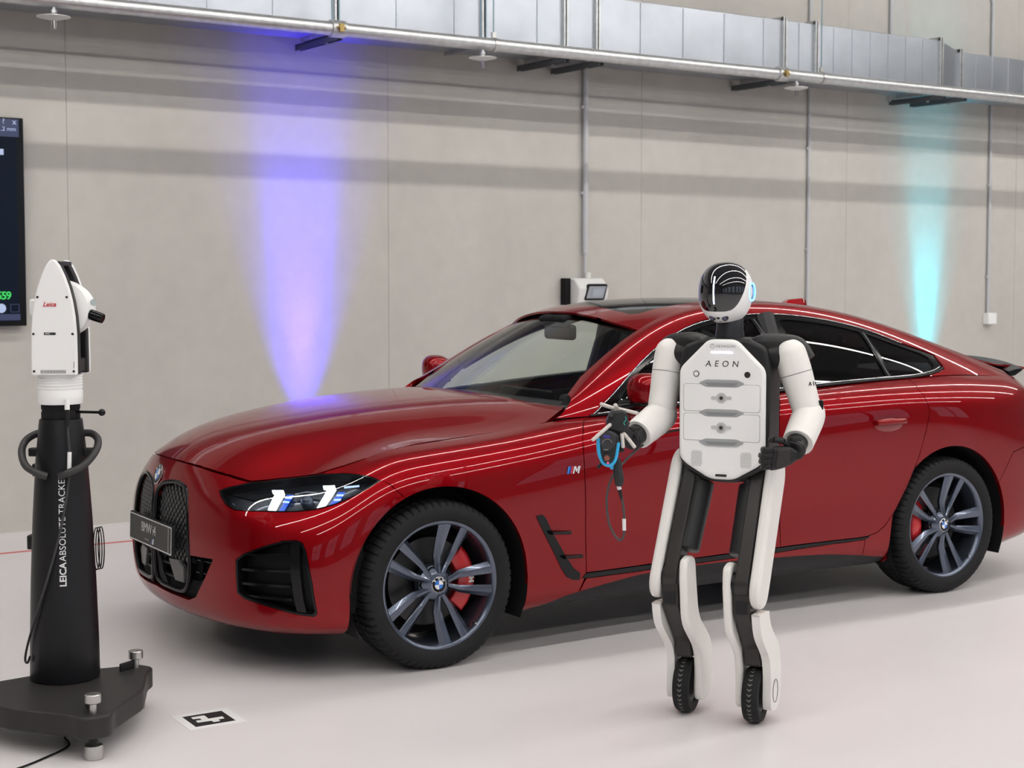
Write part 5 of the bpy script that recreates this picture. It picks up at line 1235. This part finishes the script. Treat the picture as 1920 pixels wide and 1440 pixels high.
# ================================================================= hand-held scanner (image pixel coordinates: a to the right, b downwards, 563 pixels per metre, y = depth)
SCN = empty('handheld_scanner', (-.064, -2.028, .988), (0, 0, math.radians(-34.2)))
tag(SCN, 'black hand-held laser scanner with bright blue bumper gripped by the robot', 'scanner')
PX_PER_M = 563.
def sp_(a, b, y=0.): return Vector(((a-1148)/PX_PER_M, y, (840-b)/PX_PER_M))
SF = mat('scanner_black', (.014, .014, .016), .42); CY = mat('scanner_blue', (.03, .42, .78), .4)
def spoly(pts): return [((a-1148)/PX_PER_M, (840-b)/PX_PER_M) for a, b in pts]
MB().prism(roundpoly(spoly([(1124, 812), (1142, 804), (1157, 812), (1160, 835), (1153, 860), (1142, 869), (1129, 866), (1122, 846)]), .008), -.02, .055, XZ).build('sensor_body', SF, SCN, bevel=.006, seg=3)
MB().prism(roundpoly(spoly([(1126, 812), (1142, 806), (1153, 813), (1152, 832), (1141, 842), (1128, 838), (1123, 826)]), .006), .055, .060, XZ).build('face_plate', mat('scanner_face', (.030, .030, .033), .35), SCN, bevel=.002)
MB().prism(spoly([(1130, 812.5), (1142, 813.5), (1142, 818), (1130, 817)]), .059, .0615, XZ).build('status_display', emis('scanner_display', (.03, .02, .30), .8), SCN, smooth=False)
MB().tube([tuple(sp_(1137+9*math.cos(a), 829-9*math.sin(a), -.0615)) for a in np.linspace(.2, PI-.1, 14)], .0012, 6).build('dial_mark', TXTG, SCN)
MB().prism([(sp_(1130+k*3, 839).x, sp_(1130+k*3, 839).z) for k in (0, 1, 2, 3)]+[(sp_(1139-k*3, 841).x, sp_(1139-k*3, 841).z) for k in (0, 1, 2, 3)], .0602, .0612, XZ).build('face_print', TXTG, SCN, smooth=False)
MB().cyl(tuple(sp_(1136, 855, -.03)), tuple(sp_(1136, 855, -.070)), .013, n=24).build('lens_barrel', SF, SCN, bevel=.002); MB().cyl(tuple(sp_(1136, 855, -.06)), tuple(sp_(1136, 855, -.0715)), .009, n=20).build('lens', mat('lens_amber', (.25, .06, .03), .1, coat=1), SCN)
MB().cyl(tuple(sp_(1138.5, 864.5, -.05)), tuple(sp_(1138.5, 864.5, -.060)), .0022, n=10).build('laser_dot', emis('laser_red', (1, .05, .12), 6), SCN)
ub = [(1122, 820), (1121, 832), (1123, 850), (1129, 864), (1138, 869.5), (1147, 867), (1153, 857), (1156, 842), (1158, 827)]
P = crom([tuple(sp_(a, b, -.030)) for a, b in ub], 5)
rings = []
for i, p in enumerate(P):
    a = np.array(P[max(i-1, 0)]); b = np.array(P[min(i+1, len(P)-1)]); t = Vector(b-a).normalized(); n_ = Vector((t.z, 0, -t.x)); c_ = Vector(p)
    rings.append([c_+n_*.0055+Vector((0, .022, 0)), c_+n_*.0055-Vector((0, .026, 0)), c_-n_*.0055-Vector((0, .026, 0)), c_-n_*.0055+Vector((0, .022, 0))])
MB().rings(rings).build('blue_bumper', CY, SCN, bevel=.003, seg=2)
MB().prism(spoly([(1144, 868), (1150, 870), (1149, 879), (1143, 878)]), .02, .035, XZ).build('blue_tab', CY, SCN, bevel=.002)
MB().prism(roundpoly(spoly([(1136, 790), (1146, 770), (1170, 768), (1177, 778), (1177, 806), (1166, 810), (1140, 806)]), .010), -.035, .030, XZ).build('top_housing', SF, SCN, bevel=.006, seg=3)
MB().tube([sp_(1171+2.2*math.sin(t*2*PI), 780+16*t, -.0312) for t in np.linspace(0, 1, 13)], .0011, 6).build('housing_mark', mat('mark_teal', (.05, .55, .50), .4), SCN)
MB().cyl(tuple(sp_(1144, 783, -.032)), tuple(sp_(1144, 776, -.045)), .0085, n=18).build('knob', SATBLK, SCN, bevel=.002)
limb([(sp_(1156, 862, .012), .016, .018, (1, 0, 0), (0, 1, 0)), (sp_(1159, 880, .014), .0165, .020, (1, 0, 0), (0, 1, 0)), (sp_(1162, 900, .016), .0165, .020, (1, 0, 0), (0, 1, 0)), (sp_(1162, 912, .017), .012, .014, (1, 0, 0), (0, 1, 0)), (sp_(1162, 914, .017), .006, .007, (1, 0, 0), (0, 1, 0))], 24, 5).build('grip', mat('grip_rubber', (.020, .021, .022), .6), SCN)
ROD = mat('marker_rod', (.62, .58, .54), .45)
for a, b, ya, yb in (((1125, 756), (1152, 766), -.03, -.01), ((1152, 757), (1158, 767), -.04, -.01), ((1158, 766), (1195, 774), -.01, -.03), ((1144, 794), (1126, 808), -.035, -.06), ((1128, 806), (1109, 822), -.058, -.07), ((1165, 812), (1167, 837), -.03, -.045), ((1168, 811), (1176, 820), -.02, -.03), ((1176, 820), (1189, 837), -.03, -.045)):
    A, B = sp_(*a, ya), sp_(*b, yb); d_ = (B-A).normalized(); MB().tube([A-d_*.001, A+d_*.002, B-d_*.002, B+d_*.001], [.004, .0062, .0062, .004], 14).build('marker_rod', ROD, SCN)
MB().cyl(tuple(sp_(1156, 771, -.01)), tuple(sp_(1156, 763, -.01)), .010, n=18).build('rod_mount', ROD, SCN)
MB().tube([sp_(1131, 868, .01), sp_(1121, 878, .0)], .0055, 10).build('lower_rod', SATBLK, SCN)
cab = [(1162, 916, .017), (1167, 935, .015), (1171, 960, .012), (1172, 985, .01), (1171, 1005, .01), (1165, 1016, .012), (1155, 1008, .02), (1144, 985, .03), (1140, 950, .045), (1143, 922, .06), (1153, 898, .075), (1172, 878, .11), (1200, 858, .19), (1235, 840, .27), (1262, 830, .31), (1300, 824, .34)]
MB().tube([tuple(p) for p in crom([tuple(sp_(a, b, y)) for a, b, y in cab], 8)], .0042, 10).build('cable', mat('cable_grey', (.06, .055, .055), .5), SCN)
MB().tube([sp_(1171.5, 975, .0108), sp_(1172, 997, .010)], .0062, 12).build('cable_label', TXTW, SCN); MB().tube([sp_(1161.5, 913, .017), sp_(1163, 920, .017)], .0075, 12).build('cable_collar', TXTW, SCN)
MB().tube([sp_(1163, 920, .017), sp_(1167, 938, .015)], [.0068, .0048], 12).build('strain_relief', SATBLK, SCN)
# ================================================================= laser tracker on its column (view: x right, y away, z up)
TC = (-1.497, -.741); TRZ = math.radians(-34.23)
STD = empty('tracker_stand', (TC[0], TC[1], 0), (0, 0, TRZ)); tag(STD, 'black tapered column stand on a three footed base plate', 'instrument stand')
SATIN = mat('stand_black', (.007, .007, .009), .40, spec=.35, noise=.08, nscale=15); PLATE = mat('plate_black', (.026, .024, .024), .5, spec=.35, noise=.1, nscale=25)
MB().lathe([(.118, .150), (.1195, .156), (.117, .30), (.111, .50), (.101, .72), (.088, .92), (.074, 1.055), (.072, 1.062), (0, 1.062)], 72).build('column', SATIN, STD, angle=40)
MB().lathe([(.064, 1.060), (.066, 1.066), (.066, 1.085), (.063, 1.092), (.066, 1.098), (.066, 1.112), (.05, 1.115), (0, 1.115)], 48).build('column_head', MATBLK, STD, angle=30)
ci, si = math.cos(-TRZ), math.sin(-TRZ)
def tl(x, y): dx, dy = x-TC[0], y-TC[1]; return (dx*ci-dy*si, dx*si+dy*ci)
feet = [tl(-1.572, -1.246), tl(-1.246, -.759), tl(-1.835, -.723)]
cen = np.mean(np.array(feet), 0); poly = []
ang = sorted(range(3), key=lambda i: math.atan2(feet[i][1]-cen[1], feet[i][0]-cen[0]))
for i in ang:
    p = np.array(feet[i]); d_ = (p-cen)/np.linalg.norm(p-cen); t_ = np.array([-d_[1], d_[0]]); poly += [tuple(p-t_*.075-d_*.02), tuple(p-t_*.045+d_*.048), tuple(p+t_*.045+d_*.048), tuple(p+t_*.075-d_*.02)]
poly2 = []
for i, p in enumerate(poly):
    poly2.append(p)
    if i % 4 == 3:
        q = poly[(i+1) % len(poly)]; m_ = (np.array(p)+np.array(q))/2; poly2.append(tuple(m_+(m_-cen)*.18))
MB().prism(roundpoly(poly2, .03), .075, .148, Matrix.Identity(4)).build('base_plate', PLATE, STD, bevel=.008, seg=3)
for i, (fx_, fy_) in enumerate(feet):
    MB().cyl((fx_, fy_, .0), (fx_, fy_, .046), .032, .030, n=32).build('foot', STEEL, STD, bevel=.003)
    MB().cyl((fx_, fy_, .045), (fx_, fy_, .09), .016, n=20).build('foot_screw', SATBLK, STD)
    MB().cyl((fx_, fy_, .14), (fx_, fy_, .185), .012, n=20).build('screw_shaft', STEEL, STD)
    MB().cyl((fx_, fy_, .182), (fx_, fy_, .212), .026, n=36).build('levelling_knob', STEEL, STD, bevel=.003)
    d_ = np.array((fx_, fy_))-cen; d_ = d_/np.linalg.norm(d_); MB().box((fx_-d_[0]*.045, fy_-d_[1]*.045, .165), (.07, .008, .03), Euler((0, 0, math.atan2(d_[1], d_[0])))).build('lock_lever', SATBLK, STD, bevel=.003)
for s_ in (-1, 1):
    pts = [(s_*.062, .045, 1.008), (s_*.098, .040, 1.005), (s_*.126, .010, .985), (s_*.128, -.035, .950), (s_*.100, -.085, .908), (s_*.055, -.108, .885), (s_*.022, -.100, .872)]
    MB().tube([tuple(p) for p in crom(pts, 7)], .013, 14).build('carry_handle', mat('handle_black', (.030, .029, .030), .5), STD)
    MB().box((s_*.088, .0, .945), (.05, .03, .03)).build('handle_bracket', SATBLK, STD, bevel=.005)
MB().tube([(.055, -.02, 1.088), (.145, -.035, 1.087)], .005, 10).sphere((.153, -.036, 1.087), .0125).build('clamp_lever', GLOSSBLK, STD)
# lettering running up the column
m_ = None
rl = [(z, r) for r, z in ((.117, .30), (.111, .50), (.101, .72), (.088, .92))]
az = math.radians(-74)
def colr(z): return float(np.interp(z, [k[0] for k in rl], [k[1] for k in rl]))
def col_text(s_, z0, z1, name, size, bold):
    zc = (z0+z1)/2; r = colr(zc)+.0006; sl = (colr(z1)-colr(z0))/(z1-z0); out = Vector((math.cos(az), math.sin(az), 0)); up = Vector((out.x*sl, out.y*sl, 1)).normalized()
    return text(name, s_, size, frame((out.x*r, out.y*r, zc), up, out.cross(up)*-1 if False else Vector((0, 0, 1)).cross(out)*-1), TXTW, STD, bold=bold, space=1.02)
col_text('LEICA', .492, .572, 'lettering', .0315, .0007); col_text('ABSOLUTE TRACKER', .585, .872, 'lettering', .0315, 0)
# side device with a cord reel hanging on the column
MB().box((-.122, .05, .62), (.03, .04, .05)).build('cable_hook', SATBLK, STD, bevel=.004); MB().box((-.102, .06, .74), (.016, .02, .22)).build('pole_rail', mat('rail_white', (.5, .5, .5), .4), STD, bevel=.003); MB().box((-.105, .06, .875), (.028, .03, .045)).build('rail_clip', SATBLK, STD, bevel=.004)
for k in range(3): MB().tube([(.112+.005*k+.018*math.cos(t)*.6, .02+.012*k, .60+.075*math.sin(t)) for t in np.linspace(0, 2*PI, 31)[:-1]], .0022, 6, closed=True).build('cord_coil', MATBLK, STD)
cb = [(.045, -.080, 1.12), (.047, -.082, 1.08), (.050, -.088, 1.02), (.055, -.092, .94), (.052, -.098, .86), (.040, -.112, .76), (.020, -.120, .66), (-.020, -.122, .52), (-.070, -.104, .38), (-.108, -.072, .28), (-.122, -.058, .225), (-.112, -.066, .215), (-.098, -.080, .24)]
cbl = empty('tracker_cable', (TC[0], TC[1], 0), (0, 0, TRZ)); tag(cbl, 'grey cable plugged into the tracker and hanging down the black column', 'cable')
MB().tube([tuple(p) for p in crom(cb, 8)], .0042, 10).build('cord', mat('cable_dark', (.035, .035, .037), .5), cbl); MB().tube([(.045, -.078, 1.135), (.046, -.081, 1.100)], .0085, 14).build('plug', WHITE, cbl); MB().tube([(.046, -.081, 1.10), (.049, -.086, 1.04)], [.0085, .0055], 12).build('strain_relief', SATBLK, cbl); MB().tube([(.0545, -.0915, .955), (.0535, -.0955, .895)], .0072, 12).build('cable_tag', TXTW, cbl)
c2 = empty('floor_cable', (-1.9, -1.0, 0)); tag(c2, 'thin black cable lying on the floor beside the tracker base', 'cable')
MB().tube([tuple(p) for p in crom([(.0, -.25, .004), (.10, -.22, .004), (.20, -.16, .004), (.30, -.08, .004), (.32, .02, .004)], 8)], .0035, 8).build('cord', MATBLK, c2)
# instrument
TRK = empty('laser_tracker', (TC[0], TC[1], 1.115), (0, 0, TRZ)); tag(TRK, 'white laser tracker head with black eyepiece on top of the column', 'laser tracker')
m = MB(); prof = [(0, .0), (.074, .0), (.076, .004), (.076, .045)]
for k in range(5): z = .050+k*.0105; prof += [(.0735, z), (.0735, z+.003), (.0765, z+.005), (.0765, z+.009)]
prof += [(.074, .104), (0, .104)]
m.lathe(prof, 64).build('base_ring', WHITE, TRK, angle=30)
MB().cyl((0, 0, .103), (0, 0, .112), .069, n=48).build('turntable', MATBLK, TRK)
hw = [(.0775, .104), (.0775, .16), (.0765, .25), (.0725, .305), (.064, .36), (.053, .405), (.039, .445), (.023, .480), (.011, .496), (.003, .500)]
def outl(k, x0=0, base=.104): return [(x0-a*k, base+(b-.104)*k) for a, b in hw]+[(x0+a*k, base+(b-.104)*k) for a, b in reversed(hw)]
XZt = XZ
for nm, y0, y1, k in (('near_cover', .068, .092, 1.0), ('far_cover', -.092, -.068, 1.0)):
    cvr = MB().prism(roundpoly(outl(k, .006), .006, 3), y0, y1, XZt).build(nm, WHITE, TRK, bevel=.006, seg=3)
    if nm == 'near_cover': near = cvr
for y0, y1 in ((.036, .068), (-.068, -.036)): MB().prism(outl(.985, .008, .106), y0, y1, XZt).build('fork_arm', SATBLK, TRK, bevel=.004)
MB().box((.01, 0, .135), (.14, .08, .05)).build('yoke', SATBLK, TRK, bevel=.006)
MB().box((.012, 0, .486), (.030, .150, .018)).build('top_handle', SATBLK, TRK, bevel=.006, seg=3)
hd = MB().lathe([(0, -.036), (.070, -.036), (.094, -.030), (.100, -.012), (.100, .012), (.094, .030), (.070, .036), (0, .036)], 56, frame((.016, 0, .330), (1, 0, 0), (0, 0, 1))).build('telescope_drum', WHITE, TRK, angle=40)
MB().sphere((.030, 0, .330), (.098, .034, .092), 36, 20).build('drum_front', WHITE, hd)
MB().cyl((.110, -.01, .312), (.158, -.018, .296), .019, .0175, n=28).build('eyepiece', GLOSSBLK, hd, bevel=.003); MB().cyl((.118, -.005, .352), (.124, -.008, .353), .012, n=20).build('aperture', mat('aperture_grey', (.4, .45, .45), .2), hd)
MB().box((-.082, 0, .335), (.03, .05, .06)).build('drum_knob', WHITE, hd, bevel=.008)
def face(name, fn): pass
FY = -.0925
for x, z in ((-.066, .118), (.070, .118), (-.066, .246), (.068, .246), (-.050, .372), (.050, .372)): MB().cyl((x+.004, FY+.003, z), (x+.004, FY-.0012, z), .0042, n=14).build('cover_screw', TXTB, near)
m = MB()
for k in range(17): m.box((-.038+k*.0052, FY-.0004, .1165), (.0024, .0014, .011))
o = m.build('vent_slits', TXTG, near, smooth=False); o['kind'] = 'stuff'
text('brand_lettering', 'Leica', .022, frame((-.006, FY-.0006, .347), (1, 0, 0), (0, 0, 1)), mat('brand_red', (.55, .01, .02), .5), near, shear=.35, bold=.0004)
MB().box((-.006, FY-.0004, .247), (.040, .0014, .008)).build('type_label', TXTB, near, smooth=False); MB().box((-.014, FY-.0012, .247), (.016, .0006, .002)).build('label_print', TXTW, near, smooth=False)
MB().box((.075, FY-.0006, .140), (.002, .0008, .022)).build('side_print', TXTG, near, smooth=False)
